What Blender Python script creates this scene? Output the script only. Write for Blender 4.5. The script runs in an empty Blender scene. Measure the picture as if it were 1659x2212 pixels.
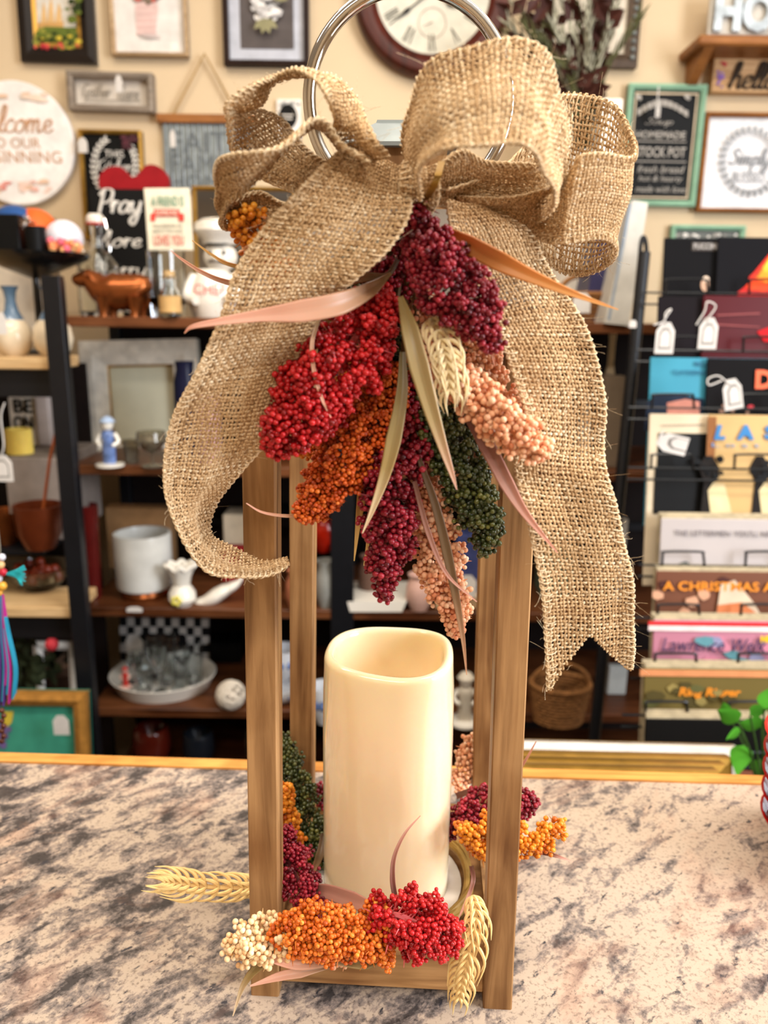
import bpy, math, random
import numpy as np
from mathutils import Vector, Matrix
from math import sin, cos, pi, radians
random.seed(7); np.random.seed(7)
SC = bpy.context.scene; COL = SC.collection
# ---------------------------------------------------------------- camera
H = .40; TH = radians(13.8); RO = radians(.75); FP = 1700.
CF = np.array([0, cos(TH), -sin(TH)]); _u0 = np.array([0, sin(TH), cos(TH)]); _r0 = np.array([1., 0, 0])
CR = cos(RO)*_r0 + sin(RO)*_u0; CU = -sin(RO)*_r0 + cos(RO)*_u0; CC = np.array([0, 0, H])
cd = bpy.data.cameras.new('camera'); cam = bpy.data.objects.new('camera', cd); COL.objects.link(cam)
cam.matrix_world = Matrix([[CR[i], CU[i], -CF[i], CC[i]] for i in range(3)] + [[0, 0, 0, 1]])
cd.sensor_fit = 'HORIZONTAL'; cd.sensor_width = 36; cd.lens = 36*FP/1659; cd.clip_start = .02
cd.dof.use_dof = True; cd.dof.focus_distance = .43; cd.dof.aperture_fstop = 10.5; cd.dof.aperture_blades = 0
SC.camera = cam
# ---------------------------------------------------------------- light and exposure
SC.view_settings.view_transform = 'Standard'; SC.view_settings.look = 'None'
SC.view_settings.gamma = 1; SC.view_settings.use_curve_mapping = False
SC.view_settings.exposure = 0.5
w = bpy.data.worlds.new('shop_air'); SC.world = w; w.use_nodes = True
w.node_tree.nodes['Background'].inputs[0].default_value = (.75, .82, 1, 1)
w.node_tree.nodes['Background'].inputs[1].default_value = .6
def area(name, loc, rot, sx, sy, power, col):
    l = bpy.data.lights.new(name, 'AREA'); l.shape = 'RECTANGLE'; l.size = sx; l.size_y = sy
    l.energy = power; l.color = col; o = bpy.data.objects.new(name, l); COL.objects.link(o)
    o.location = loc; o.rotation_euler = rot; return o
WARM = (1, .90, .78); DAY = (.86, .92, 1)
CEIL = 1.75
area('ceiling_tube_light', (-.75, .55, CEIL-.06), (0, 0, radians(8)), 1.2, .22, 15, WARM)
area('ceiling_tube_light', (.75, .45, CEIL-.06), (0, 0, radians(8)), 1.2, .22, 17, WARM)
area('ceiling_tube_light', (-.2, -1.1, CEIL-.06), (0, 0, 0), 1.2, .28, 22, WARM)
area('ceiling_tube_light', (0.1, 1.25, CEIL-.06), (0, 0, radians(5)), 1.6, .2, 9, WARM)
area('window_daylight', (1.9, -.25, .75), (radians(90), 0, radians(78)), 1.1, 1.2, 58, DAY)
# ---------------------------------------------------------------- pixel helpers: a pixel and a real distance give a point
def ray(x, y): return CF*FP + CR*(x-829.5) + CU*(1106-y)
def P(x, y, Y): d = ray(x, y); return CC + d*Y/d[1]
def G(x, y, z): d = ray(x, y); return CC + d*(z-H)/d[2]
def ppm(p): return FP/float((np.array(p)-CC) @ CF)       # pixels per metre at a point
# ---------------------------------------------------------------- materials
MT = {}
def _nt(name):
    m = bpy.data.materials.new(name); m.use_nodes = True; nt = m.node_tree
    return m, nt, nt.nodes['Principled BSDF']
def N(nt, t, **k):
    n = nt.nodes.new(t)
    for a, b in k.items():
        if a[0] == '_': n.inputs[a[1:].replace('_', ' ')].default_value = b
        else: setattr(n, a, b)
    return n
def ramp(nt, stops, interp='LINEAR'):
    r = nt.nodes.new('ShaderNodeValToRGB'); e = r.color_ramp.elements; r.color_ramp.interpolation = interp
    while len(e) < len(stops): e.new(.5)
    for i, (p, c) in enumerate(stops): e[i].position = p; e[i].color = (*c, 1)
    return r
def lin(h):
    if not isinstance(h, str): return tuple(h)
    v = [int(h[i:i+2], 16)/255 for i in (0, 2, 4)]
    return tuple(x/12.92 if x < .04045 else ((x+.055)/1.055)**2.4 for x in v)
def mat(name, col, rough=.6, metal=0, var=.12, scale=30, bump=0, trans=0, sss=0, sssr=.01, emit=0, coat=0, ior=1.45, alpha=1, objcoord=False):
    if name in MT: return MT[name]
    m, nt, b = _nt(name); c = lin(col)
    tc = N(nt, 'ShaderNodeTexCoord'); no = N(nt, 'ShaderNodeTexNoise', _Scale=scale, _Detail=4.)
    nt.links.new(tc.outputs['Object'], no.inputs['Vector'])
    r = ramp(nt, [(.3, tuple(x*(1-var) for x in c)), (.7, tuple(min(1, x*(1+var)) for x in c))])
    nt.links.new(no.outputs['Fac'], r.inputs[0]); nt.links.new(r.outputs[0], b.inputs['Base Color'])
    b.inputs['Roughness'].default_value = rough; b.inputs['Metallic'].default_value = metal
    if rough >= .3 and not metal and not trans: b.inputs['Specular IOR Level'].default_value = .16
    b.inputs['IOR'].default_value = ior; b.inputs['Transmission Weight'].default_value = trans
    b.inputs['Coat Weight'].default_value = coat; b.inputs['Alpha'].default_value = alpha
    if sss: b.inputs['Subsurface Weight'].default_value = sss; b.inputs['Subsurface Radius'].default_value = (1, .6, .3); b.inputs['Subsurface Scale'].default_value = sssr
    if emit: nt.links.new(r.outputs[0], b.inputs['Emission Color']); b.inputs['Emission Strength'].default_value = emit
    if bump:
        bp = N(nt, 'ShaderNodeBump', _Strength=bump, _Distance=.002); nt.links.new(no.outputs['Fac'], bp.inputs['Height'])
        nt.links.new(bp.outputs[0], b.inputs['Normal'])
    MT[name] = m; return m
def wood(name, c1, c2, axis=2, rough=.55, scale=60, knots=True):
    if name in MT: return MT[name]
    m, nt, b = _nt(name); L = nt.links.new
    tc = N(nt, 'ShaderNodeTexCoord'); mp = N(nt, 'ShaderNodeMapping')
    s = [1, 1, 1]; s[axis] = .07; mp.inputs['Scale'].default_value = s
    L(tc.outputs['Object'], mp.inputs['Vector'])
    n1 = N(nt, 'ShaderNodeTexNoise', _Scale=scale, _Detail=8., _Distortion=1.6); L(mp.outputs[0], n1.inputs['Vector'])
    n2 = N(nt, 'ShaderNodeTexNoise', _Scale=scale*5, _Detail=4., _Distortion=.4); L(mp.outputs[0], n2.inputs['Vector'])
    n3 = N(nt, 'ShaderNodeTexNoise', _Scale=scale*.22, _Detail=3.); L(tc.outputs['Object'], n3.inputs['Vector'])
    a, d = lin(c1), lin(c2)
    r1 = ramp(nt, [(.30, d), (.46, tuple((x*.6+y*.4) for x, y in zip(a, d))), (.6, a)]); L(n1.outputs['Fac'], r1.inputs[0])
    r2 = ramp(nt, [(.3, (.72, .66, .6)), (.62, (1, 1, 1))]); L(n2.outputs['Fac'], r2.inputs[0])
    r3 = ramp(nt, [(.36, (.55, .43, .32)), (.52, (1, 1, 1))]); L(n3.outputs['Fac'], r3.inputs[0])
    mx = N(nt, 'ShaderNodeMix', data_type='RGBA', blend_type='MULTIPLY'); mx.inputs[0].default_value = .8
    L(r1.outputs[0], mx.inputs[6]); L(r2.outputs[0], mx.inputs[7])
    m2 = N(nt, 'ShaderNodeMix', data_type='RGBA', blend_type='MULTIPLY'); m2.inputs[0].default_value = .75 if knots else .3
    L(mx.outputs[2], m2.inputs[6]); L(r3.outputs[0], m2.inputs[7]); L(m2.outputs[2], b.inputs['Base Color'])
    bp = N(nt, 'ShaderNodeBump', _Strength=.25, _Distance=.0006); L(n2.outputs['Fac'], bp.inputs['Height']); L(bp.outputs[0], b.inputs['Normal'])
    b.inputs['Roughness'].default_value = rough; b.inputs['Specular IOR Level'].default_value = .25; MT[name] = m; return m
def varmat(name, stops, rough=.35, sss=0, coat=0, fib=0, attr='tint'):
    """colour picked by a per-vertex random number stored on the mesh"""
    m, nt, b = _nt(name); a = N(nt, 'ShaderNodeAttribute', attribute_name=attr)
    r = ramp(nt, [(p, lin(c)) for p, c in stops]); nt.links.new(a.outputs['Fac'], r.inputs[0]); nt.links.new(r.outputs[0], b.inputs['Base Color'])
    if fib:
        tc = N(nt, 'ShaderNodeTexCoord'); no = N(nt, 'ShaderNodeTexNoise', _Scale=fib, _Detail=4.); nt.links.new(tc.outputs['Object'], no.inputs['Vector'])
        rf = ramp(nt, [(.34, (.5, .45, .4)), (.58, (1, 1, 1)), (.8, (1.0, 1.0, 1.0))]); nt.links.new(no.outputs['Fac'], rf.inputs[0]); mx = N(nt, 'ShaderNodeMix', data_type='RGBA', blend_type='MULTIPLY'); mx.inputs[0].default_value = 1
        nt.links.new(r.outputs[0], mx.inputs[6]); nt.links.new(rf.outputs[0], mx.inputs[7]); nt.links.new(mx.outputs[2], b.inputs['Base Color'])
        bp = N(nt, 'ShaderNodeBump', _Strength=.5, _Distance=.0003); nt.links.new(no.outputs['Fac'], bp.inputs['Height']); nt.links.new(bp.outputs[0], b.inputs['Normal'])
    b.inputs['Roughness'].default_value = rough; b.inputs['Coat Weight'].default_value = coat; b.inputs['Specular IOR Level'].default_value = .12 if rough > .7 else .35
    if sss: b.inputs['Subsurface Weight'].default_value = sss; b.inputs['Subsurface Radius'].default_value = (1, .4, .2); b.inputs['Subsurface Scale'].default_value = .002
    MT[name] = m; return m
# ---------------------------------------------------------------- mesh collector
def crom(pts, n):
    p = [np.array(q, float) for q in pts]; p = [2*p[0]-p[1]] + p + [2*p[-1]-p[-2]]; out = []
    for i in range(1, len(p)-2):
        a, b, c, d = p[i-1:i+3]
        for k in range(n):
            t = k/n; out.append(.5*((2*b)+(c-a)*t+(2*a-5*b+4*c-d)*t*t+(3*b-a-3*c+d)*t**3))
    out.append(p[-2]); return out
class MB:
    def __init__(s): s.v = []; s.f = []; s.m = []; s.mats = []
    def mi(s, m):
        if m not in s.mats: s.mats.append(m)
        return s.mats.index(m)
    def add(s, vs, fs, m=None):
        o = len(s.v); s.v += [tuple(map(float, q)) for q in vs]; s.f += [tuple(i+o for i in f) for f in fs]
        k = s.mi(m) if m is not None else 0; s.m += [k]*len(fs); return s
    def box(s, a, b, m=None, bev=0):
        (x0, y0, z0), (x1, y1, z1) = a, b
        if bev:
            pts = []; e = bev
            for z, k in ((z0, 1), (z0+e, 0), (z1-e, 0), (z1, 1)):
                i = e if k else 0
                pts += [(x0+e, y0+i, z), (x1-e, y0+i, z), (x1-i, y0+e, z), (x1-i, y1-e, z), (x1-e, y1-i, z), (x0+e, y1-i, z), (x0+i, y1-e, z), (x0+i, y0+e, z)]
            fs = [tuple(range(7, -1, -1)), tuple(range(24, 32))]
            for r in range(3):
                for j in range(8): fs.append((r*8+j, r*8+(j+1) % 8, r*8+8+(j+1) % 8, r*8+8+j))
            return s.add(pts, fs, m)
        vs = [(x0, y0, z0), (x1, y0, z0), (x1, y1, z0), (x0, y1, z0), (x0, y0, z1), (x1, y0, z1), (x1, y1, z1), (x0, y1, z1)]
        return s.add(vs, [(3, 2, 1, 0), (4, 5, 6, 7), (0, 1, 5, 4), (1, 2, 6, 5), (2, 3, 7, 6), (3, 0, 4, 7)], m)
    def hexa(s, q, m=None):   # eight corners, bottom ring then top ring
        return s.add(q, [(3, 2, 1, 0), (4, 5, 6, 7), (0, 1, 5, 4), (1, 2, 6, 5), (2, 3, 7, 6), (3, 0, 4, 7)], m)
    def lathe(s, prof, c=(0, 0, 0), n=32, m=None, sx=1, sy=1, axis='z'):
        vs = []; fs = []
        for r, z in prof:
            for k in range(n):
                a = 2*pi*k/n; x, y, zz = r*cos(a)*sx, r*sin(a)*sy, z
                if axis == 'y': x, y, zz = x, zz, y
                if axis == 'x': x, y, zz = zz, x, y
                vs.append((c[0]+x, c[1]+y, c[2]+zz))
        for i in range(len(prof)-1):
            for k in range(n): fs.append((i*n+k, i*n+(k+1) % n, (i+1)*n+(k+1) % n, (i+1)*n+k))
        if prof[0][0] > 1e-6: fs.append(tuple(range(n-1, -1, -1)))
        if prof[-1][0] > 1e-6: fs.append(tuple((len(prof)-1)*n+k for k in range(n)))
        return s.add(vs, fs, m)
    def cyl(s, a, b, r0, r1=None, n=16, m=None): return s.tube([a, b], [r0, r0 if r1 is None else r1], n, m)
    def tube(s, path, rad, n=8, m=None, cap=True, closed=False, flat=1):
        p = [np.array(q, float) for q in path]; L = len(p)
        if not hasattr(rad, '__len__'): rad = [rad]*L
        vs = []; fs = []; up = None
        for i in range(L):
            t = (p[(i+1) % L]-p[i-1]) if closed else (p[min(i+1, L-1)]-p[max(i-1, 0)])
            t = t/(np.linalg.norm(t)+1e-12)
            if up is None:
                up = np.cross(t, (0, 0, 1) if abs(t[2]) < .9 else (1, 0, 0))
            up = up - t*(up@t); up = up/(np.linalg.norm(up)+1e-12); bi = np.cross(t, up)
            for k in range(n):
                a = 2*pi*k/n; vs.append(p[i]+rad[i]*(cos(a)*up+sin(a)*bi*flat))
        for i in range(L if closed else L-1):
            for k in range(n):
                j = (i+1) % L; fs.append((i*n+k, i*n+(k+1) % n, j*n+(k+1) % n, j*n+k))
        if cap and not closed: fs.append(tuple(range(n-1, -1, -1))); fs.append(tuple((L-1)*n+k for k in range(n)))
        return s.add(vs, fs, m)
    def sph(s, c, r, n=16, m=None, sc=(1, 1, 1), rings=10):
        pr = [(1e-7, -1)]+[(cos(a), sin(a)) for a in [(-.5+(i/rings))*pi for i in range(1, rings)]]+[(1e-7, 1)]
        vs = []; fs = []
        for q, z in pr:
            for k in range(n):
                a = 2*pi*k/n; vs.append((c[0]+r*q*cos(a)*sc[0], c[1]+r*q*sin(a)*sc[1], c[2]+r*z*sc[2]))
        for i in range(len(pr)-1):
            for k in range(n): fs.append((i*n+k, i*n+(k+1) % n, (i+1)*n+(k+1) % n, (i+1)*n+k))
        return s.add(vs, fs, m)
    def prism(s, pts, y0, y1, m=None):      # outline in x,z given a thickness along y (y0 in front)
        n = len(pts); vs = [(x, y0, z) for x, z in pts]+[(x, y1, z) for x, z in pts]
        ar = sum(pts[i][0]*pts[(i+1) % n][1]-pts[(i+1) % n][0]*pts[i][1] for i in range(n))
        fs = [tuple(range(n)), tuple(range(2*n-1, n-1, -1))]+[((i+1) % n, i, n+i, n+(i+1) % n) for i in range(n)]
        if ar < 0: fs = [tuple(reversed(q)) for q in fs]
        return s.add(vs, fs, m)
    def build(s, name, m=None, parent=None, smooth=True, off=None, world=True):
        me = bpy.data.meshes.new(name); o = bpy.data.objects.new(name, me); COL.objects.link(o)
        base = (0, 0, 0)
        if off is not None: base = off; o.location = off
        if parent is not None:
            o.parent = parent; q = parent; base = np.zeros(3)
            if world:
                while q is not None: base = base+np.array(q.location); q = q.parent
        b = np.array(base, float)
        me.from_pydata([tuple(np.array(q)-b) for q in s.v], [], s.f)
        if m is not None: me.materials.append(m)
        else:
            for k in s.mats: me.materials.append(k)
            me.polygons.foreach_set('material_index', s.m)
        if smooth:
            me.polygons.foreach_set('use_smooth', [True]*len(me.polygons)); me.set_sharp_from_angle(angle=radians(38))
        me.update(); return o
def tag(o, label=None, cat=None, group=None, kind=None):
    if label: o['label'] = label
    if cat: o['category'] = cat
    if group: o['group'] = group
    if kind: o['kind'] = kind
    return o
def thing(name, label, cat, loc=(0, 0, 0), group=None, kind=None):
    o = bpy.data.objects.new(name, None); COL.objects.link(o); o.location = tuple(map(float, loc)); o.empty_display_size = .02
    return tag(o, label, cat, group, kind)
def one(name, label, cat, mb, m=None, off=(0, 0, 0), group=None, smooth=True):
    return tag(mb.build(name, m, None, smooth, off), label, cat, group)
def np_mesh(name, V, Q, m, parent, tint=None, slots=None):
    """fast mesh from numpy arrays; Q quads or tris"""
    me = bpy.data.meshes.new(name); q = parent; b = np.zeros(3)
    while q is not None: b = b+np.array(q.location); q = q.parent
    V = V-b; n = len(V); k = Q.shape[1]
    me.vertices.add(n); me.vertices.foreach_set('co', V.astype(np.float32).ravel())
    me.loops.add(Q.size); me.loops.foreach_set('vertex_index', Q.astype(np.int32).ravel())
    me.polygons.add(len(Q)); me.polygons.foreach_set('loop_start', np.arange(0, Q.size, k, dtype=np.int32))
    me.polygons.foreach_set('use_smooth', np.ones(len(Q), bool))
    me.update(calc_edges=True)
    if tint is not None:
        a = me.attributes.new('tint', 'FLOAT', 'POINT'); a.data.foreach_set('value', tint.astype(np.float32))
    me.materials.append(m); me.validate()
    o = bpy.data.objects.new(name, me); COL.objects.link(o)
    if parent is not None: o.parent = parent
    return o
# ---------------------------------------------------------------- cursive strokes for hand lettering
GL = {
'a': (1.1, [[(.85,.8),(.5,1),(.1,.6),(.15,.12),(.45,0),(.8,.4),(.88,.95),(.85,.3),(1,.03),(1.15,.2)]]),
'c': (.85, [[(.75,.8),(.5,1),(.12,.6),(.2,.1),(.55,0),(.9,.2)]]),
'e': (.85, [[(.0,.3),(.5,.5),(.68,.8),(.45,1),(.15,.7),(.18,.2),(.5,0),(.9,.25)]]),
'h': (1.0, [[(.0,.2),(.4,1.2),(.45,1.9),(.25,2),(.15,1.4),(.12,0)],[(.12,.4),(.4,.95),(.7,.9),(.72,.3),(.82,0),(1,.15)]]),
'i': (.5, [[(.1,.6),(.2,1),(.2,.2),(.35,0),(.5,.15)],[(.22,1.38),(.26,1.5)]]),
'k': (.95, [[(.0,.2),(.35,1.3),(.4,1.95),(.2,1.9),(.12,0)],[(.12,.4),(.6,1),(.6,.7),(.25,.5),(.7,0),(.95,.15)]]),
'l': (.5, [[(.0,.2),(.4,1.2),(.42,1.95),(.2,2),(.12,1.2),(.15,.2),(.35,0),(.55,.2)]]),
'm': (1.45, [[(.0,.6),(.15,1),(.15,0)],[(.15,.5),(.4,1),(.6,.8),(.6,0)],[(.6,.5),(.85,1),(1.05,.8),(1.05,.2),(1.2,0),(1.4,.2)]]),
'n': (1.0, [[(.0,.6),(.15,1),(.15,0)],[(.15,.5),(.45,1),(.7,.8),(.7,.2),(.85,0),(1,.2)]]),
'o': (.95, [[(.5,1),(.12,.65),(.15,.15),(.5,0),(.8,.35),(.75,.85),(.5,1),(.6,.8),(1,.85)]]),
'p': (1.0, [[(.0,.5),(.18,1),(.15,-1)],[(.16,.6),(.5,1),(.8,.7),(.7,.1),(.4,0),(.16,.2)]]),
'r': (.75, [[(.0,.5),(.2,1.05),(.2,0)],[(.2,.55),(.45,.95),(.7,.9)]]),
's': (.75, [[(.7,.85),(.4,1),(.2,.75),(.6,.4),(.5,.05),(.1,.05)]]),
't': (.6, [[(.3,1.6),(.25,.3),(.4,0),(.6,.2)],[(.0,1.05),(.55,1.1)]]),
'd': (1.0, [[(.75,.8),(.45,1),(.1,.5),(.4,0),(.8,.5)],[(.85,2),(.8,.3),(1,.05)]]),
'u': (1.05, [[(.05,.7),(.15,1),(.15,.3),(.4,0),(.7,.4),(.78,1),(.78,.2),(.9,0),(1.05,.15)]]),
'y': (1.0, [[(.05,1),(.12,.4),(.4,.1),(.75,.5),(.8,1),(.75,-.4),(.5,-1),(.15,-.7),(.4,-.2),(1,.25)]]),
'P': (1.25, [[(.35,1.9),(.3,0)],[(.0,1.5),(.4,2),(1.1,1.9),(1.15,1.2),(.7,.85),(.33,.9)]]),
'M': (1.8, [[(.0,.1),(.3,.9),(.45,2),(.85,.5),(1.3,2),(1.4,.4),(1.6,0),(1.8,.2)]]),
'W': (1.9, [[(.0,1.8),(.25,1.9),(.4,0),(.9,1.4),(1.2,0),(1.65,1.9),(1.85,1.9)]]),
'L': (1.1, [[(.7,1.7),(.5,2),(.3,1.6),(.35,.4),(.1,.1),(.5,.1),(1,.05),(1.1,.3)]]),
'S': (1.1, [[(.95,1.7),(.6,2),(.25,1.6),(.8,.9),(.7,.1),(.2,.05),(.05,.4)]]),
'G': (1.2, [[(1,1.7),(.6,2),(.15,1.2),(.25,.2),(.7,0),(1,.5),(1,.95),(.65,.9)],[(1,.95),(1,-.5),(.6,-.8)]]),
'H': (1.4, [[(.2,1.9),(.3,0)],[(1,2),(.95,0),(1.3,.2)],[(.1,1),(1.1,1.1)]]),
'K': (1.25, [[(.2,1.9),(.25,0)],[(1.1,2),(.3,1),(1.1,0),(1.25,.2)]]),
' ': (.7, [])}
class Panel:
    """a flat thing with real thickness: a board whose frame is rotated; points on it are addressed by photo pixels"""
    def __init__(s, name, label, cat, box, Y, lean=0, roll=0, yaw=0, group=None):
        x0, y0, x1, y1 = box; O = P((x0+x1)/2, y1, Y)
        s.root = thing(name, label, cat, O, group)
        R = Matrix.Rotation(yaw, 3, 'Z') @ Matrix.Rotation(-lean, 3, 'X') @ Matrix.Rotation(roll, 3, 'Y')
        s.R = np.array(R); s.O = O; s.root.rotation_euler = R.to_euler()
        a = s.p(x0, (y0+y1)/2); b = s.p(x1, (y0+y1)/2); c = s.p((x0+x1)/2, y0)
        s.w0, s.w1, s.h = a[0], b[0], c[1]
    def p(s, x, y):
        n = s.R[:, 1]; d = ray(x, y); t = ((s.O-CC)@n)/(d@n); q = CC+d*t-s.O
        return float(q@s.R[:, 0]), float(q@s.R[:, 2])
    def b(s, x0, y0, x1, y1):
        a = s.p((x0), (y0+y1)/2)[0]; c = s.p(x1, (y0+y1)/2)[0]
        return a, s.p((x0+x1)/2, y1)[1], c, s.p((x0+x1)/2, y0)[1]
    def out(s, mb, name, m=None, parent=None, smooth=False): return mb.build(name, m, parent or s.root, smooth, world=False)
    def board(s, name, m, th=.012, y0=0):
        return s.out(MB().box((s.w0, y0, 0), (s.w1, y0+th, s.h), None, .0012), name, m)
    def frame(s, wd, m, y0=-.012, y1=.008, name='frame', wz=None):
        mb = MB(); a, b, h = s.w0, s.w1, s.h; wz = wz or wd
        O = [(a, 0), (b, 0), (b, h), (a, h)]; I = [(a+wd, wz), (b-wd, wz), (b-wd, h-wz), (a+wd, h-wz)]
        M_ = [((o[0]+i[0])/2, (o[1]+i[1])/2) for o, i in zip(O, I)]
        rings = [(O, y1), (O, y0+.004), (M_, y0), (I, y0+.007), (I, y1)]; vs = [(x, y, z) for r, y in rings for x, z in r]; fs = []
        for r in range(5):
            for k in range(4): fs.append((r*4+k, r*4+(k+1) % 4, ((r+1) % 5)*4+(k+1) % 4, ((r+1) % 5)*4+k))
        mb.add(vs, fs); return s.out(mb, name, m)
    def rects(s, L, name='print', y0=-.0015):      # L: list of (px box, material)
        mb = MB()
        for i, (q, m) in enumerate(L):
            a, b, c, d = s.b(*q); yy = y0-.0004*i; mb.box((a, yy, b), (c, yy+.0008, d), m)
        return s.out(mb, name)
    def polys(s, L, name='print', y0=-.002):
        mb = MB()
        for i, (pts, m) in enumerate(L):
            yy = y0-.00025*i; mb.prism([s.p(*q) for q in pts], yy, yy+.0008, m)
        return s.out(mb, name)
    def text(s, t, q, m, y0=-.003, name='lettering', shear=0, parent=None, depth=.0006, bold=0):
        a, b, c, d = s.b(*q); cu = bpy.data.curves.new('t', 'FONT'); cu.body = t; cu.shear = shear; cu.extrude = .01; cu.offset = bold; cu.resolution_u = 3
        o = bpy.data.objects.new('t', cu); COL.objects.link(o)
        me = bpy.data.meshes.new_from_object(o.evaluated_get(bpy.context.evaluated_depsgraph_get()))
        bpy.data.objects.remove(o)
        v = np.empty(len(me.vertices)*3, np.float32); me.vertices.foreach_get('co', v); v = v.reshape(-1, 3)
        lo, hi = v.min(0), v.max(0); k = (v-lo)/(hi-lo+1e-9)
        w_ = np.stack([a+k[:, 0]*(c-a), y0-k[:, 2]*depth, b+k[:, 1]*(d-b)], 1)
        me.vertices.foreach_set('co', w_.astype(np.float32).ravel()); me.materials.clear(); me.materials.append(m); me.update()
        r = bpy.data.objects.new(name, me); COL.objects.link(r); r.parent = parent or s.root; return r
    def script(s, word, q, m, wt=.1, y0=-.003, name='lettering'):
        a, b, c, d = s.b(*q); x = 0; st = []; hs = any(k in 'hkltdPMWLSGHK' for k in word); lo = -1 if any(k in 'ypG' for k in word) else 0
        for k in word:
            adv, L = GL[k]; st += [[(x+u+.25*v, v) for u, v in l] for l in L]; x += adv
        hi = 2 if hs else 1; sx = (c-a)/(x+.25*hi); sz = (d-b)/(hi-lo); mb = MB()
        for l in st:
            pts = crom([(a+u*sx, y0, b+(v-lo)*sz) for u, v in l], 5)
            rr = [wt*sz*(.55+.6*abs((pts[min(i+1, len(pts)-1)][2]-pts[max(i-1, 0)][2]))/(1e-9+np.linalg.norm(pts[min(i+1, len(pts)-1)]-pts[max(i-1, 0)]))) for i in range(len(pts))]
            mb.tube(pts, rr, 6)
        o = s.out(mb, name, m, smooth=True); return o
# ================================================================ SETTING
def granite():
    m, nt, b = _nt('granite'); L = nt.links.new; tc = N(nt, 'ShaderNodeTexCoord')
    mr = N(nt, 'ShaderNodeMapping'); mr.inputs['Rotation'].default_value = (0, 0, radians(-42)); mp = N(nt, 'ShaderNodeMapping'); mp.inputs['Scale'].default_value = (.6, 1.15, 1)
    L(tc.outputs['Object'], mr.inputs['Vector']); L(mr.outputs[0], mp.inputs['Vector'])
    def nz(s, d, v=None, dist=0): n = N(nt, 'ShaderNodeTexNoise', _Scale=s, _Detail=d, _Distortion=dist, _Roughness=.65); L((v or mp).outputs[0] if v is None else v, n.inputs['Vector']); return n
    big = nz(20, 9, dist=.7); mid = nz(62, 10, dist=.5); fine = nz(330, 5, tc.outputs['Object']); red = nz(16, 7, dist=.8); blk = nz(120, 6, dist=.3)
    sep = N(nt, 'ShaderNodeSeparateXYZ'); L(tc.outputs['Object'], sep.inputs[0])
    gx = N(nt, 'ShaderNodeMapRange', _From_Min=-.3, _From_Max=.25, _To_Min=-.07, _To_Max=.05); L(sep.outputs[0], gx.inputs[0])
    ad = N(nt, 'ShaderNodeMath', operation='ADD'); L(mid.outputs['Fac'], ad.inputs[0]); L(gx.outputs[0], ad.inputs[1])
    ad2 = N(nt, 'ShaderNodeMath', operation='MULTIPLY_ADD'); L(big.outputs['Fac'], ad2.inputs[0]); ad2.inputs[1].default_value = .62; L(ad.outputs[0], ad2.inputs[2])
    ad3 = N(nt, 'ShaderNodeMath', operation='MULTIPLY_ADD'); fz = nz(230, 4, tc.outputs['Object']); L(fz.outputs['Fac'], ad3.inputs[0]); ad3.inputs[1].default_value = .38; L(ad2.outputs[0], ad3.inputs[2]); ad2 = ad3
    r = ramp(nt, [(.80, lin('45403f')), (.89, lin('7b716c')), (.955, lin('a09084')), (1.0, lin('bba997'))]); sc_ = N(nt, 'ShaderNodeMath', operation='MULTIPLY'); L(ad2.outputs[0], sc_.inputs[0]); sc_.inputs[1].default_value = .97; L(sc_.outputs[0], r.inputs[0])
    rr = ramp(nt, [(.53, (0, 0, 0)), (.66, (.8, .8, .8))]); L(red.outputs['Fac'], rr.inputs[0])
    mx = N(nt, 'ShaderNodeMix', data_type='RGBA'); L(rr.outputs[0], mx.inputs[0]); L(r.outputs[0], mx.inputs[6])
    rb = ramp(nt, [(.35, lin('6e5048')), (.6, lin('c4a691'))]); L(mid.outputs['Fac'], rb.inputs[0]); L(rb.outputs[0], mx.inputs[7])
    rf = ramp(nt, [(.36, (.35, .33, .33)), (.47, (1, 1, 1)), (.66, (1.0, 1.0, 1.0))]); L(fine.outputs['Fac'], rf.inputs[0])
    m2 = N(nt, 'ShaderNodeMix', data_type='RGBA', blend_type='MULTIPLY'); m2.inputs[0].default_value = .75; L(mx.outputs[2], m2.inputs[6]); L(rf.outputs[0], m2.inputs[7])
    rk = ramp(nt, [(.33, (1, 1, 1)), (.40, (0, 0, 0))]); L(blk.outputs['Fac'], rk.inputs[0])
    m3 = N(nt, 'ShaderNodeMix', data_type='RGBA'); L(rk.outputs[0], m3.inputs[0]); L(m2.outputs[2], m3.inputs[6]); m3.inputs[7].default_value = (*lin('3b3a40'), 1)
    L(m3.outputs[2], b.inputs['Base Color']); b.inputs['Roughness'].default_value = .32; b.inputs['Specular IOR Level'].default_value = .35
    return m
M_wall = mat('wall_paint', 'd3bd9c', .85, var=.03, scale=3)
M_ceil = mat('ceiling_paint', 'd8d2c4', .9, var=.04)
M_floor = mat('dark_floor', '4a3a30', .5, var=.2, scale=6)
FZ = -.93
def struct(name, mb, m): return tag(mb.build(name, m, None, False), kind='structure')
struct('floor', MB().box((-2.7, -2.6, FZ-.05), (2.7, 2.2, FZ)), M_floor)
struct('wall_back', MB().box((-2.7, 2.1, FZ), (2.7, 2.2, CEIL)), M_wall)
struct('wall_left', MB().box((-2.7, -2.6, FZ), (-2.6, 2.1, CEIL)), M_wall)
struct('wall_right', MB().box((2.6, -2.6, FZ), (2.7, 2.1, CEIL)), M_wall)
struct('wall_front', MB().box((-2.6, -2.6, FZ), (2.6, -2.5, CEIL)), M_wall)
struct('ceiling', MB().box((-2.7, -2.6, CEIL), (2.7, 2.2, CEIL+.05)), M_ceil)
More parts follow.
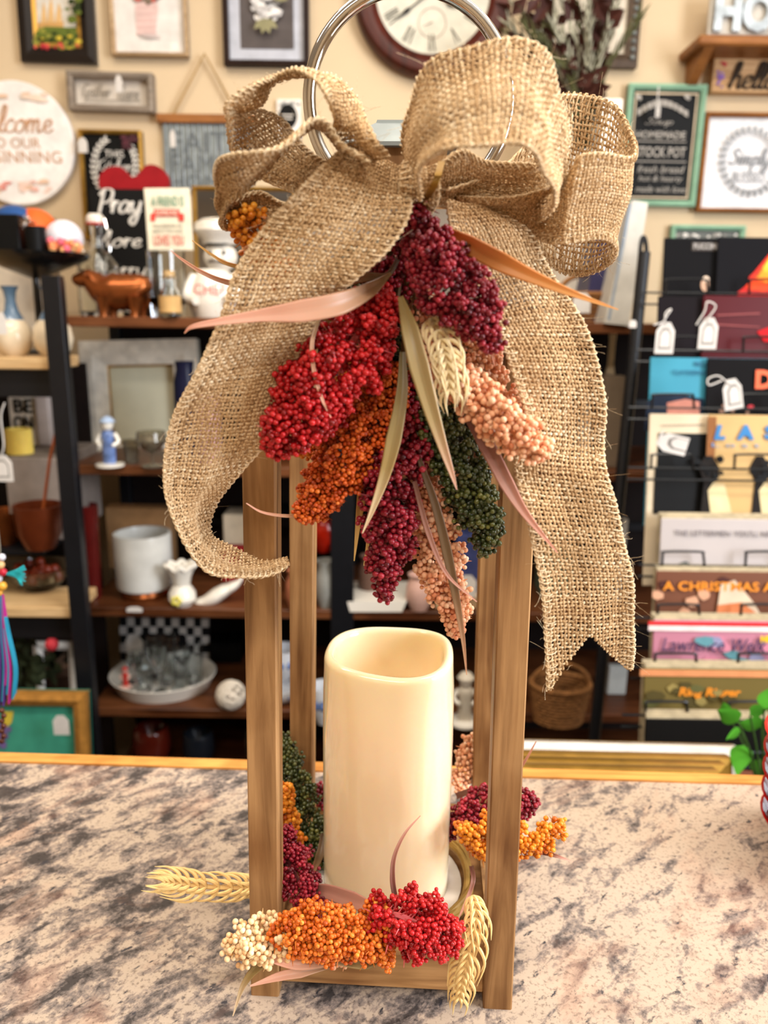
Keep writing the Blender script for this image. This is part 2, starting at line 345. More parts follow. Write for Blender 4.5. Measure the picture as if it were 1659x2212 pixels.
# counter: granite slab with a wooden strip along its far edge, standing on a cabinet
gran = granite(); M_oak = wood('oak_trim', 'e8a95c', 'c98540', axis=0, rough=.4)
ctr = thing('countertop', 'speckled grey and beige granite countertop under the wooden lantern', 'countertop', (0, .3, 0))
la, lb = G(0, 1648, 0), G(1659, 1697, 0); sl = (lb[1]-la[1])/(lb[0]-la[0])
yb = lambda x: la[1]+sl*(x-la[0])
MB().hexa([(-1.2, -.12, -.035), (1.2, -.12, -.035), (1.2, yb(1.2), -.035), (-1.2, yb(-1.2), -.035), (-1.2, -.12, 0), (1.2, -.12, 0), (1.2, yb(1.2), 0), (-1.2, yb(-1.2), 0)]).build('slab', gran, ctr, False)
MB().hexa([(-1.2, yb(-1.2), -.035), (1.2, yb(1.2), -.035), (1.2, yb(1.2)+.016, -.035), (-1.2, yb(-1.2)+.018, -.035), (-1.2, yb(-1.2), .002), (1.2, yb(1.2), .002), (1.2, yb(1.2)+.013, .001), (-1.2, yb(-1.2)+.018, .001)]).build('wooden_edge_strip', M_oak, ctr, False)
one('counter_cabinet', 'brown wooden cabinet body carrying the granite countertop', 'cabinet', MB().box((-1.15, -.08, FZ), (1.15, .56, -.035), None, .004), wood('cab_wood', '6b4426', '4a2c18'), smooth=False)
# ================================================================ LANTERN
A0 = np.array([-.077, .3938, 0]); B0 = np.array([.0803, .3857, 0]); ex = (B0-A0)/np.linalg.norm(B0-A0); ey = np.array([-ex[1], ex[0], 0]); W = .1575
def LP_(a, b, z): t = .0018*z/.4*3; return A0+ex*(a+(t if a < W/2 else -t))+ey*b+np.array([0, 0, z])
M_pine = wood('lantern_wood', 'ae8557', '6e4a28', axis=2, rough=.5, scale=55)
M_pineh = wood('lantern_rail_wood', 'b68c5c', '7c5632', axis=0, rough=.5, scale=55)
M_galv = mat('galvanised_metal', '7f8685', .55, .6, .25, 25, .15); M_dark = mat('dark_metal', '2b2724', .5, .6)
M_chrome = mat('polished_steel', 'cfcac6', .08, 1, .02)
lc = A0+ex*W/2+ey*W/2
lan = thing('wooden_lantern', 'tall open wooden lantern with four square posts and a steel ring handle', 'lantern', lc)
PW = .0172
def boxL(a0, b0, z0, a1, b1, z1, bev=.0008):
    mb = MB(); q = []
    for z in (z0, z1):
        for a, b in ((a0, b0), (a1, b0), (a1, b1), (a0, b1)): q.append(LP_(a, b, z))
    # small chamfer on the vertical edges
    vs = []; 
    for lv in (0, 1):
        r = q[lv*4:lv*4+4]
        for k in range(4):
            p = r[k]; n = r[(k+1) % 4]; pv = r[k-1]
            vs.append(p+(pv-p)/np.linalg.norm(pv-p)*bev); vs.append(p+(n-p)/np.linalg.norm(n-p)*bev)
    fs = [tuple(range(7, -1, -1)), tuple(range(8, 16))]+[(j, (j+1) % 8, 8+(j+1) % 8, 8+j) for j in range(8)]
    return mb.add(vs, fs)
for a, b in ((0, 0), (W-PW, 0), (0, W-PW), (W-PW, W-PW)):
    boxL(a, b, 0, a+PW, b+PW, .405).build('post', M_pine, lan, False)
for a0, b0, a1, b1, mm in ((PW, .002, W-PW, .014, M_pineh), (PW, W-.014, W-PW, W-.002, M_pineh), (.002, PW, .014, W-PW, M_pine), (W-.014, PW, W-.002, W-PW, M_pine)):
    boxL(a0, b0, .010, a1, b1, .033).build('bottom_rail', mm, lan, False)
    boxL(a0, b0, .385, a1, b1, .405).build('top_rail', mm, lan, False)
boxL(.014, .014, .018, W-.014, W-.014, .026).build('base_board', M_pineh, lan, False)
def ringq(h, z): c = lc; return [c-ex*h-ey*h+np.array([0, 0, z]), c+ex*h-ey*h+np.array([0, 0, z]), c+ex*h+ey*h+np.array([0, 0, z]), c-ex*h+ey*h+np.array([0, 0, z])]
def stack(levels):
    vs = []; fs = []
    for h, z in levels: vs += ringq(h, z)
    for i in range(len(levels)-1):
        for k in range(4): fs.append((i*4+k, i*4+(k+1) % 4, i*4+4+(k+1) % 4, i*4+4+k))
    fs += [(3, 2, 1, 0), tuple(len(vs)-4+k for k in range(4))]; return MB().add(vs, fs)
stack([(.0745, .405), (.0745, .409), (.034, .452), (.030, .456)]).build('metal_roof', mat('dull_roof_metal', '6b6258', .6, .4, .2, 30), lan, False)
stack([(.026, .452), (.026, .487)]).build('roof_neck', M_pine, lan, False)
stack([(.031, .4865), (.031, .4885), (.012, .5015), (.0115, .503)]).build('roof_cap', M_galv, lan, False)
rc = P(884, 217, lc[1]); rr_ = 216/ppm(rc)
# ring kept upright, facing the camera like the roof
MB().tube([rc+np.array([cos(t)*rr_, sin(t)*.012*0, sin(t)*rr_]) for t in np.linspace(0, 2*pi, 72, endpoint=False)], .0036, 14, closed=True).build('ring_handle', M_chrome, lan)
bq = rc+np.array([0, 0, -rr_])
MB().cyl(bq+np.array([-.012, 0, .0]), bq+np.array([.012, 0, 0]), .006).build('handle_bracket', M_dark, lan)
# ================================================================ CANDLE
M_ivory = mat('ivory_wax', 'f3dcb6', .3, var=.02, sss=.5, sssr=.02, coat=1)
cc = np.array([.0045, .4635, .0285]); CRd = .0423; ztop = .1685
mb = MB(); nA = 96; rows = []
def rim(t): return .0014*sin(2*t+.9)+.0007*sin(3*t+2.2)
def sq(t): return 1+.018*cos(4*t+.35)
prof = []
for i in range(14): prof.append((CRd, ztop*i/14, 0))
for a in np.linspace(0, pi, 9): prof.append((CRd-.0032+.0032*cos(a), ztop-.004+.004*sin(a)*1.0, 1))
for i in range(1, 6): prof.append((CRd-.0066-.0004*i, ztop-.004-.0065*i, 1))
prof.append((CRd-.014, ztop-.040, .3)); prof.append((.008, ztop-.041, 0)); prof.append((.0001, ztop-.041, 0))
vs = []; fs = []
for i, (r, z, wv) in enumerate(prof):
    for k in range(nA):
        t = 2*pi*k/nA; hh = max(0, min(1, (z-ztop+.045)/.045)) if i > 12 else (z/ztop)**8
        rr = r*(1-.045*cos(4*t+.25)*hh) if r > .02 else r
        vs.append((cc[0]+rr*cos(t), cc[1]+rr*sin(t), cc[2]+z+rim(t)*hh))
for i in range(len(prof)-1):
    for k in range(nA): fs.append((i*nA+k, i*nA+(k+1) % nA, (i+1)*nA+(k+1) % nA, (i+1)*nA+k))
fs.append(tuple(range(nA-1, -1, -1)))
cdl = thing('pillar_candle', 'ivory flameless pillar candle with a wavy melted rim standing inside the lantern', 'candle', cc)
MB().add(vs, fs).build('wax_body', M_ivory, cdl)
MB().cyl(cc+np.array([0, 0, ztop-.042]), cc+np.array([0, 0, ztop-.030]), .0012, .0008).build('wick', mat('wick', '4a3a28'), cdl)
one('candle_plate', 'thin white round plate under the ivory pillar candle', 'plate', MB().lathe([(.035, 0), (.050, .0008), (.0515, .002), (.035, .0022), (.0001, .0022)], (cc[0], cc[1], .0262), 48), mat('white_plate', 'e6e0d8', .3))
# ================================================================ BURLAP BOW
M_jute = varmat('jute', [(0, '8c6c48'), (.35, 'c4a074'), (.65, 'dcbd92'), (1, 'f3e0be')], .85, fib=1400)
def dens(secs, n=14, Wd=.048):
    A = []; B = []
    for ax, ay, bx, by, Y, s in secs:
        pa = P(ax, ay, Y); k = ppm(pa); d = math.hypot(ax-bx, ay-by)/k; dl = s*math.sqrt(max(0, Wd*Wd-d*d))*.9
        A.append(P(ax, ay, Y-dl/2)); B.append(P(bx, by, Y+dl/2))
    return np.array(crom(A, n)), np.array(crom(B, n))
def ribbon(name, secs, parent, label=None, pitch=.00190, Wd=.048, notch=0, fuzz=90, hem=True, seed=0):
    rg = np.random.RandomState(seed+11); A, B = dens(secs, Wd=Wd); mid = (A+B)/2
    s = np.concatenate([[0], np.cumsum(np.linalg.norm(np.diff(mid, axis=0), axis=1))]); Lt = s[-1]
    nw = int(Wd/pitch); nf = int(Lt/pitch); p = pitch
    T = np.gradient(mid, axis=0); Nn = np.cross(T, B-A); Nn /= np.linalg.norm(Nn, axis=1)[:, None]+1e-9
    for _ in range(3): Nn[1:-1] = (Nn[:-2]+Nn[1:-1]*2+Nn[2:])/4
    Nn /= np.linalg.norm(Nn, axis=1)[:, None]+1e-9
    def I(arr, u): return np.stack([np.interp(u, s, arr[:, k]) for k in range(3)], -1)
    ph = rg.rand(3)*6
    def S(u, v, off):
        a, b, n = I(A, u), I(B, u), I(Nn, u)
        wob = .0009*np.sin(u*70+ph[0]+v*3)+.0006*np.sin(u*160+ph[1]-v*5)+.0008*np.sin(v*9+ph[2]+u*40)
        return a+(b-a)*v[..., None]+n*(off+wob)[..., None], n
    V = []; Q = []; Tn = []; off0 = 0
    def tubes(U, Vv, O, hw, ht, base, n=6, taper=None):
        nonlocal off0
        pts, nr = S(U, Vv, O); K = pts.shape[1]
        tg = np.gradient(pts, axis=1); tg /= np.linalg.norm(tg, axis=2)[..., None]+1e-12
        sd = np.cross(tg, nr); sd /= np.linalg.norm(sd, axis=2)[..., None]+1e-12
        a = np.arange(n)*2*pi/n
        hwv = hw*(1+.22*rg.randn(*U.shape)) if np.isscalar(hw) else hw
        vv = pts[:, :, None, :]+hwv[..., None, None]*np.cos(a)[None, None, :, None]*sd[:, :, None, :]+ht*np.sin(a)[None, None, :, None]*nr[:, :, None, :]
        Tt, K = U.shape; idx = off0+np.arange(Tt*K*n).reshape(Tt, K, n); nx = np.roll(idx, -1, axis=2)
        q = np.stack([idx[:, :-1], nx[:, :-1], nx[:, 1:], idx[:, 1:]], -1).reshape(-1, 4)
        V.append(vv.reshape(-1, 3)); Q.append(q); off0 += Tt*K*n
        tt = np.clip(base+.13*rg.randn(Tt, 1)+.12*rg.randn(Tt, K), 0, 1); Tn.append(np.repeat(tt.reshape(-1), n))
    am = .17*p
    # warp
    vi = (np.arange(nw)+.5)/nw; ue = Lt-notch*(1-np.abs(vi*2-1)) if notch else np.full(nw, Lt)
    K = nf*4; U = np.linspace(0, 1, K)[None, :]*ue[:, None]
    jit = .05/nw*rg.randn(nw, 1)+.14/nw*np.sin(U*300+rg.rand(nw, 1)*6)
    tubes(U, vi[:, None]+jit, am*np.cos(pi*(U/p+np.arange(nw)[:, None])), .29*p, .15*p, .42)
    # weft
    uj = (np.arange(nf)+.0)*p; K = nw*4; sg = []
    for u in uj:
        if notch and u > Lt-notch:
            h = (u-(Lt-notch))/notch; sg += [(u, 0, (1-h)/2), (u, 1-(1-h)/2, 1)]
        else: sg.append((u, -.01, 1.01))
    sg = np.array(sg); Vv = sg[:, 1:2]+(sg[:, 2:3]-sg[:, 1:2])*np.linspace(0, 1, K)[None, :]
    U = np.repeat(sg[:, 0:1], K, 1)+.10*p*rg.randn(len(sg), 1)+.12*p*np.sin(Vv*14+rg.rand(len(sg), 1)*6)
    tubes(np.clip(U, 0, Lt), Vv, -am*np.cos(pi*(sg[:, 0:1]/p+(Vv*nw-.5))), .31*p, .16*p, .66)
    # overlocked hems
    if hem:
        for e in (0, 1):
            st = 1.55*p; n = int(Lt/st); t = np.linspace(0, n*2*pi, n*9)[None, :]
            vv = (.5-.5*np.cos(t))*(2.8+.8*np.sin(t*.37+2*np.sin(t*.11)))*p/Wd-.45*p/Wd; vv = vv if e == 0 else 1-vv
            tubes(np.clip(t/(2*pi)*st+.35*st*np.sin(t+.6), 0, Lt), vv, .62*p*np.sin(t), np.full(t.shape, .19*p), .16*p, .86, 5)
            vv = np.full(t.shape, .12*p/Wd); vv = vv if e == 0 else 1-vv
            tubes(t/(2*pi)*st, vv, .1*p*np.sin(t*.5), np.full(t.shape, .34*p), .3*p, .7, 5)
    # loose hairs
    nh = fuzz; K = 7; u0 = rg.rand(nh, 1)*Lt*.97+.01*Lt; side = rg.rand(nh, 1) < .5
    v0 = np.where(side, .03*rg.rand(nh, 1), 1-.03*rg.rand(nh, 1)); v0 = np.where(rg.rand(nh, 1) < .35, rg.rand(nh, 1), v0)
    t = np.linspace(0, 1, K)[None, :]; ln = .0025+.006*rg.rand(nh, 1)
    U = u0+ln*t*rg.randn(nh, 1)*.7; vv = v0+np.where(v0 < .5, -1, 1)*ln*t*(.2+.8*rg.rand(nh, 1))/Wd
    tubes(np.clip(U, 0, Lt), vv, ln*rg.randn(nh, 1)*(t**1.5)*.8+.0015*np.sin(t*5+rg.rand(nh, 1)*6)*t, np.full(U.shape, .00007), .00007, .9, 3)
    o = np_mesh(name, np.concatenate(V), np.concatenate(Q), M_jute, parent, np.concatenate(Tn))
    if label: o['label'] = label
    return o
kn = P(885, 420, .352)
bow = thing('burlap_bow', 'large tan woven burlap ribbon bow tied to the top of the lantern', 'bow', kn)
ribbon('ribbon_loop', [(915,432,884,405,.350,1),(915,372,862,292,.335,1),(925,338,888,215,.318,1),(958,318,935,140,.302,1),(1030,308,1010,108,.297,1),(1095,303,1105,86,.300,1),(1138,318,1180,118,.305,1),(1172,362,1212,215,.322,1),(1196,410,1222,320,.345,1),(1195,452,1205,370,.362,1),(1140,486,1140,352,.372,-.3),(1062,487,1050,346,.372,-.3),(985,455,998,326,.364,-.5),(928,440,938,372,.352,0)], bow, 'front right loop, wide and upright', Wd=.050, seed=1)
ribbon('ribbon_loop', [(965,405,965,455,.366,.6),(1085,362,1085,480,.385,0),(1150,300,1120,510,.396,0),(1200,212,1160,545,.402,0),(1275,208,1215,588,.408,0),(1338,238,1275,590,.402,0),(1366,295,1322,562,.388,0),(1364,338,1330,528,.372,0),(1310,331,1285,515,.360,.3),(1252,338,1215,524,.356,.3),(1222,378,1178,520,.364,.3),(1150,420,1110,480,.372,.3),(985,425,975,470,.366,0)], bow, 'far right loop, open at both ends', Wd=.054, seed=2)
ribbon('ribbon_loop', [(838,345,765,345,.350,1),(806,305,735,315,.345,1),(780,225,708,225,.346,-1),(730,168,690,183,.352,-1),(678,172,640,149,.362,-1),(598,187,590,152,.366,-1),(562,228,538,184,.352,-1),(512,240,489,226,.348,-1),(540,236,490,252,.356,-1),(606,262,500,318,.362,-.6),(650,310,540,368,.366,-.3),(705,350,640,418,.366,0),(800,385,755,440,.360,0)], bow, 'tall upper left loop', Wd=.042, seed=3)
ribbon('ribbon_loop', [(800,350,745,340,.347,1),(735,305,733,320,.342,1),(706,262,702,282,.338,1),(672,257,674,270,.335,1),(640,284,646,296,.332,1),(605,306,624,326,.330,1),(552,322,582,378,.328,1),(500,336,532,417,.330,.6),(467,352,494,437,.338,.6),(464,400,480,475,.352,.6),(492,425,492,500,.366,.4),(560,415,560,485,.372,.3),(635,440,640,500,.368,0),(830,400,820,450,.358,0)], bow, 'lower left loop folded forward', Wd=.044, seed=4)
# folded top band and the two tails
ribbon('ribbon_tail', [(735,326,882,352,.349,.5),(692,362,882,405,.338,.6),(628,428,884,462,.330,.5),(562,500,838,540,.328,.5),(508,590,770,600,.328,.5),(482,672,712,650,.330,.6),(452,742,676,712,.332,.6),(412,822,634,792,.335,.6),(378,895,600,868,.338,.5),(360,965,578,948,.342,.5),(356,1035,520,1022,.346,.6),(364,1095,476,1072,.350,.8),(385,1150,458,1115,.352,1),(420,1200,456,1150,.352,1),(458,1232,466,1168,.354,1),(510,1242,505,1192,.360,1),(570,1242,562,1215,.366,1),(626,1220,622,1210,.372,1)], bow, 'left hanging tail, curled under at its end', Wd=.050, fuzz=160, seed=5)
ribbon('ribbon_tail', [(960,440,1060,440,.362,.5),(975,500,1140,492,.360,.5),(1008,580,1175,560,.358,.5),(1040,650,1218,632,.352,.5),(1068,710,1262,706,.348,.5),(1100,780,1292,782,.346,.4),(1128,860,1306,870,.346,.4),(1142,930,1302,950,.347,.5),(1116,1000,1308,1022,.342,.3),(1132,1090,1332,1104,.340,.3),(1152,1180,1354,1190,.340,.3),(1168,1270,1370,1270,.341,.3),(1180,1370,1368,1360,.343,.4),(1186,1502,1362,1450,.346,.4)], bow, 'right hanging tail ending in a notched point', Wd=.047, notch=.026, fuzz=200, seed=6)
ribbon('ribbon_knot', [(872,345,945,360,.345,0),(865,385,948,395,.338,0),(868,425,945,428,.340,0),(880,455,930,455,.350,0)], bow, 'gathered centre of the bow', Wd=.02, seed=7, fuzz=20)
mb = MB()
for i in range(5):
    a = [P(948+3*i, 350, .338), P(938+3*i, 385, .329), P(922+3*i, 418, .334), P(905+2*i, 440, .345)]; mb.tube(crom(a, 6), .00035, 6)
mb.build('wire_tie', mat('gold_wire', '8a6a2e', .35, .8), bow)['label'] = 'dull gold wire tie'
# ================================================================ BERRIES, BLADES, WHEAT
import bmesh
_b = bmesh.new(); bmesh.ops.create_icosphere(_b, subdivisions=2, radius=1); IV = np.array([v.co[:] for v in _b.verts]); IF = np.array([[v.index for v in f.verts] for f in _b.faces]); _b.free()
BM = {
 'maroon': varmat('maroon_berry', [(0, '460610'), (.5, '821424'), (1, 'a62836')], .28, .05, .1),
 'red': varmat('red_berry', [(0, '760808'), (.5, 'b4141a'), (1, 'cf2c2c')], .28, .05, .1),
 'orange': varmat('orange_berry', [(0, '9a3407'), (.5, 'c9540f'), (1, 'e27a2a')], .35, .15, .2),
 'gold': varmat('gold_berry', [(0, 'b8540e'), (.5, 'df861c'), (1, 'f0a636')], .35, .15, .2),
 'green': varmat('green_berry', [(0, '1c2410'), (.5, '3a441e'), (1, '6a6c30')], .28, .05, .4),
 'peach': varmat('peach_berry', [(0, 'd98b62'), (.5, 'efb48c'), (1, 'f8d2b2')], .4, .25, .1),
 'cream': varmat('cream_berry', [(0, 'e3b27c'), (.5, 'f3d3a4'), (1, 'fbe6c4')], .4, .25, .1),
 'rust': varmat('rust_berry', [(0, 'a8400a'), (.5, 'dd7020'), (1, 'f09a3c')], .35, .15, .2)}
STEM = {'maroon': mat('stem_maroon', '7d3a3c', .5), 'red': mat('stem_red', 'd9686a', .5), 'orange': mat('stem_orange', '9c4a1e', .5), 'gold': mat('stem_gold', 'b5712c', .5), 'green': mat('stem_green', '3d4424', .5), 'peach': mat('stem_peach', 'e8a273', .5), 'cream': mat('stem_cream', 'e8bf86', .5), 'rust': mat('stem_rust', 'c9702a', .5)}
def cluster(parent, col, pts, rb=6.2, dens=1., seed=0, label=None, name='berry_cluster', spiky=1):
    """pts: (px, py, Y, radius in px) along the spike, base to tip"""
    rg = np.random.RandomState(seed+5); c3 = np.array([P(x, y, Y) for x, y, Y, r in pts]); k = np.array([ppm(q) for q in c3]); rd = np.array([p_[3] for p_ in pts])/k; b = rb/k.mean()
    path = np.array(crom(c3, 10)); R = np.interp(np.linspace(0, 1, len(path)), np.linspace(0, 1, len(pts)), rd)
    s = np.concatenate([[0], np.cumsum(np.linalg.norm(np.diff(path, axis=0), axis=1))]); L = s[-1]
    area_ = np.trapezoid(2*pi*R, s) if hasattr(np, 'trapezoid') else np.trapz(2*pi*R, s)
    ncl = int(dens*area_/(pi*(2.3*b)**2)*1.55)+6
    cen = []; rad = []; tint = []; grid = {}; gs = 1.5*b; ncl = int(ncl*.62)
    mbS = MB(); mbS.tube(path[::3], [max(.0006, .1*r) for r in R[::3]], 6)
    for i in range(ncl):
        u = rg.rand()*L; q = np.array([np.interp(u, s, path[:, j]) for j in range(3)]); r = np.interp(u, s, R); j = min(len(path)-2, np.searchsorted(s, u)); t = path[min(j+1, len(path)-1)]-path[max(j-1, 0)]; t /= np.linalg.norm(t)+1e-9
        d = rg.randn(3); d -= t*(d@t); d /= np.linalg.norm(d)+1e-9
        if d[1] > .55 and rg.rand() < .6: d[1] *= -1      # denser on the side one sees
        rr = max(0, r-2.6*b)*(.35+.65*rg.rand()**.4)*(1+.34*spiky*rg.rand()); q2 = q+d*rr+t*.35*r*rg.rand(); 
        if i % 2 == 0 and rr > b: mbS.tube([q, (q+q2)/2+t*b*.5, q2], [b*.28, b*.24, b*.18], 5)
        m_ = rg.randint(26, 44); hue = rg.randn()*.12
        ax = d*.8+t*.5; ax /= np.linalg.norm(ax)
        for _ in range(m_):
            e = rg.randn(3); e /= np.linalg.norm(e); pc = q2+(e*(1.2+1.25*rg.rand())*np.array([1, 1, 1])+ax*rg.rand()*1.8)*b; gk = tuple((pc/gs).astype(int))
            if any(((pc-o_)@(pc-o_)) < (1.42*b)**2 for a_ in (-1, 0, 1) for b_ in (-1, 0, 1) for c_ in (-1, 0, 1) for o_ in grid.get((gk[0]+a_, gk[1]+b_, gk[2]+c_), ())): continue
            grid.setdefault(gk, []).append(pc); cen.append(pc); rad.append(b*(.78+.3*rg.rand())); tint.append(np.clip(.5+hue+.2*rg.randn(), 0, 1))
        if rg.rand() < .22:       # little empty husks
            e = q2+d*b*2.4; mbS.tube([e, e+(d+.3*rg.randn(3))*b*2.2], [b*.32, b*.05], 4)
    cen = np.array(cen); rad = np.array(rad); n = len(cen)
    V = (cen[:, None]+IV[None]*rad[:, None, None]).reshape(-1, 3); Q = (IF[None]+(np.arange(n)*len(IV))[:, None, None]).reshape(-1, 3)
    o = np_mesh(name, V, Q, BM[col], parent, np.repeat(np.array(tint), len(IV)))
    if label: o['label'] = label
    mbS.build('stem', STEM[col], o); return o
def blademat(name, a, b_, c):
    m, nt, b = _nt(name); at = N(nt, 'ShaderNodeAttribute', attribute_name='tint'); r = ramp(nt, [(0, lin(a)), (.55, lin(b_)), (1, lin(c))])
    nt.links.new(at.outputs['Fac'], r.inputs[0]); nt.links.new(r.outputs[0], b.inputs['Base Color']); b.inputs['Roughness'].default_value = .42
    b.inputs['Subsurface Weight'].default_value = .2; b.inputs['Subsurface Scale'].default_value = .002; return m
BL = {'pink': blademat('blade_pink', '8d7048', 'd09a80', 'f0b49c'), 'orange': blademat('blade_orange', 'a8672c', 'c98440', 'e8a860'), 'tan': blademat('blade_tan', '7d6838', 'a08a5c', 'e0b09c'), 'olive': blademat('blade_olive', '5e5028', '9c8450', 'f2d8b4'), 'brown': blademat('blade_brown', '4a3420', '6e5638', 'c89a78'), 'rose': blademat('blade_rose', '6b4438', 'a87868', 'dba08c'), 'gold': blademat('blade_gold', '8a7038', 'c8a058', 'e6c078')}
def blade(parent, col, pts, label=None, name='grass_blade'):
    """pts: (px, py, Y, full width px)"""
    c3 = np.array(crom([P(*q[:3]) for q in pts], 8)); wd = np.interp(np.linspace(0, 1, len(c3)), np.linspace(0, 1, len(pts)), [q[3] for q in pts])
    n = 9; V = []; T = []; kk = ppm(c3[len(c3)//2])
    for i, c in enumerate(c3):
        t = c3[min(i+1, len(c3)-1)]-c3[max(i-1, 0)]; t /= np.linalg.norm(t)+1e-9; vw = c-CC; vw /= np.linalg.norm(vw)
        sd = np.cross(t, vw); sd /= np.linalg.norm(sd)+1e-9; nr = np.cross(sd, t); w_ = max(wd[i], 1.2)/kk/2
        for k in range(n):
            f_ = -1+2*k/(n-1); V.append(c+sd*w_*f_-nr*w_*(.30*(1-abs(f_))-(.10 if k % 2 else 0)-.0)*(-1)); T.append(i/(len(c3)-1))
        for k in range(n-1, -1, -1):
            f_ = -1+2*k/(n-1); V.append(c+sd*w_*f_*.96-nr*w_*(.30*(1-abs(f_)))*(-1)+nr*.0004); T.append(i/(len(c3)-1))
    V = np.array(V); m_ = 2*n; Q = []
    for i in range(len(c3)-1):
        for k in range(m_): Q.append((i*m_+k, i*m_+(k+1) % m_, (i+1)*m_+(k+1) % m_, (i+1)*m_+k))
    o = np_mesh(name, V, np.array(Q), BL[col], parent, np.array(T))
    if label: o['label'] = label
    return o
M_wheat = mat('wheat_straw', 'ecc98a', .45, var=.1, scale=200, sss=.2, sssr=.003); M_wheat2 = mat('pale_wheat', 'efd9ac', .45, var=.1, scale=200, sss=.2, sssr=.003)
def wheat(parent, pts, wpx, nrow, m, curl=1, seed=0):
    rg = np.random.RandomState(seed); path = np.array(crom([P(*q) for q in pts], 12)); k = ppm(path[len(path)//2]); w_ = wpx/k
    mb = MB(); mb.tube(path[::3], [max(.0004, .10*w_)]*len(path[::3]), 6)
    for r in range(nrow):
        f_ = r/(nrow-1); i = int(f_*(len(path)-3)); q = path[i]; t = path[i+2]-path[i]; t /= np.linalg.norm(t); vw = q-CC; vw /= np.linalg.norm(vw)
        sd = np.cross(t, vw); sd /= np.linalg.norm(sd); nr = np.cross(sd, t)
        env = .55+.45*sin(pi*min(1, f_*.9+.12))
        for s_ in (-1, -.45, .45, 1):
            a = q-nr*w_*.12*(1.2-abs(s_))*1; l = w_*env*(1+.12*rg.randn())
            e1 = a+sd*s_*l*.42+t*l*.25-nr*l*.12; e2 = a+sd*s_*l*.62+t*l*.75; e3 = a+sd*s_*l*(.62-.1*curl)+t*l*(1.35+.2*rg.rand())
            mb.tube(crom([a, e1, e2, e3], 4), list(np.interp(np.linspace(0, 1, 13), [0, .25, .6, 1], [.055*w_, .085*w_, .06*w_, .008*w_])), 6)
    return mb.build('wheat_head', m, parent)
fb = P(885, 470, .36)
spray = thing('berry_spray', 'hanging spray of maroon red orange green and peach artificial berries below the bow', 'flower spray', fb)
S_ = spray
# back layer
cluster(S_, 'gold', [(640, 640, .385, 30), (580, 540, .385, 45), (535, 482, .372, 42), (505, 470, .368, 18)], 7.4, .7, 1, 'golden orange cluster poking out past the left tail')
cluster(S_, 'gold', [(800, 760, .375, 30), (730, 880, .378, 42), (680, 960, .378, 40), (672, 990, .378, 14)], 5.6, .8, 2, 'golden cluster behind the red one')
cluster(S_, 'green', [(820, 520, .385, 60), (800, 600, .385, 90), (800, 680, .39, 90), (850, 800, .39, 80)], 5.5, .6, 3, 'dark green filler at the back')
cluster(S_, 'maroon', [(890, 480, .36, 40), (860, 560, .368, 60), (830, 620, .372, 50)], 6.2, .8, 4, 'dark maroon cluster behind the knot')
cluster(S_, 'peach', [(900, 600, .378, 20), (915, 690, .370, 40), (950, 790, .366, 45), (1010, 880, .362, 20)], 6.4, .8, 5)
cluster(S_, 'peach', [(960, 700, .372, 30), (1040, 790, .368, 42), (1100, 860, .366, 48), (1145, 900, .366, 16)], 6.2, .8, 6)
cluster(S_, 'peach', [(905, 1000, .375, 30), (935, 1110, .372, 46), (950, 1220, .372, 54), (980, 1320, .37, 28), (988, 1360, .37, 10)], 6.2, 1, 7)
cluster(S_, 'green', [(880, 820, .372, 40), (930, 900, .368, 62), (985, 980, .366, 58), (1020, 1080, .364, 52), (1048, 1150, .364, 34), (1050, 1185, .364, 10)], 6.4, 1.1, 8)
cluster(S_, 'orange', [(850, 780, .372, 45), (820, 880, .368, 75), (760, 970, .364, 78), (710, 1040, .362, 52), (672, 1095, .362, 34), (655, 1115, .362, 10)], 5.2, 1.15, 9)
cluster(S_, 'maroon', [(890, 820, .368, 28), (880, 930, .362, 52), (855, 1030, .358, 64), (840, 1140, .356, 58), (832, 1230, .356, 34), (828, 1282, .356, 12)], 6.8, 1.1, 10)
cluster(S_, 'red', [(850, 640, .36, 36), (790, 700, .350, 78), (730, 790, .344, 92), (670, 870, .340, 76), (615, 940, .338, 50), (585, 960, .338, 14)], 7.0, 1.15, 11)
cluster(S_, 'peach', [(950, 770, .345, 26), (1010, 840, .338, 46), (1075, 905, .332, 50), (1130, 950, .328, 46), (1170, 975, .328, 16)], 7.4, .95, 12)
wheat(S_, [(935, 690, .340), (955, 740, .331), (966, 790, .328), (972, 850, .329)], 62, 10, M_wheat2, 1.6, 3)
cluster(S_, 'maroon', [(905, 445, .352, 22), (915, 510, .342, 50), (950, 580, .336, 74), (1000, 650, .333, 66), (1045, 710, .333, 44), (1065, 742, .334, 12)], 6.8, 1.2, 13)
blade(S_, 'pink', [(845, 590, .350, 6), (800, 625, .338, 34), (735, 655, .326, 50), (650, 672, .320, 48), (560, 682, .318, 26), (470, 695, .316, 15), (415, 706, .316, 9), (398, 720, .318, 2)], 'long pink blade crossing the left tail')
blade(S_, 'orange', [(955, 495, .345, 18), (1010, 528, .330, 42), (1080, 565, .322, 42), (1150, 598, .318, 28), (1240, 635, .316, 14), (1336, 669, .316, 2)], 'wide orange blade crossing the right tail')
blade(S_, 'tan', [(865, 640, .338, 12), (885, 710, .326, 38), (905, 790, .320, 44), (930, 880, .318, 34), (955, 960, .317, 22), (975, 1020, .317, 12), (987, 1058, .318, 2)], 'tan blade turning pink at its tip')
blade(S_, 'olive', [(870, 760, .345, 14), (868, 850, .338, 26), (850, 950, .333, 34), (830, 1030, .331, 24), (805, 1100, .330, 12), (783, 1152, .331, 2)], 'olive blade with a pale tip')
blade(S_, 'rose', [(1000, 890, .350, 10), (1050, 960, .343, 36), (1095, 1045, .336, 32), (1135, 1110, .330, 18), (1205, 1195, .326, 2)])
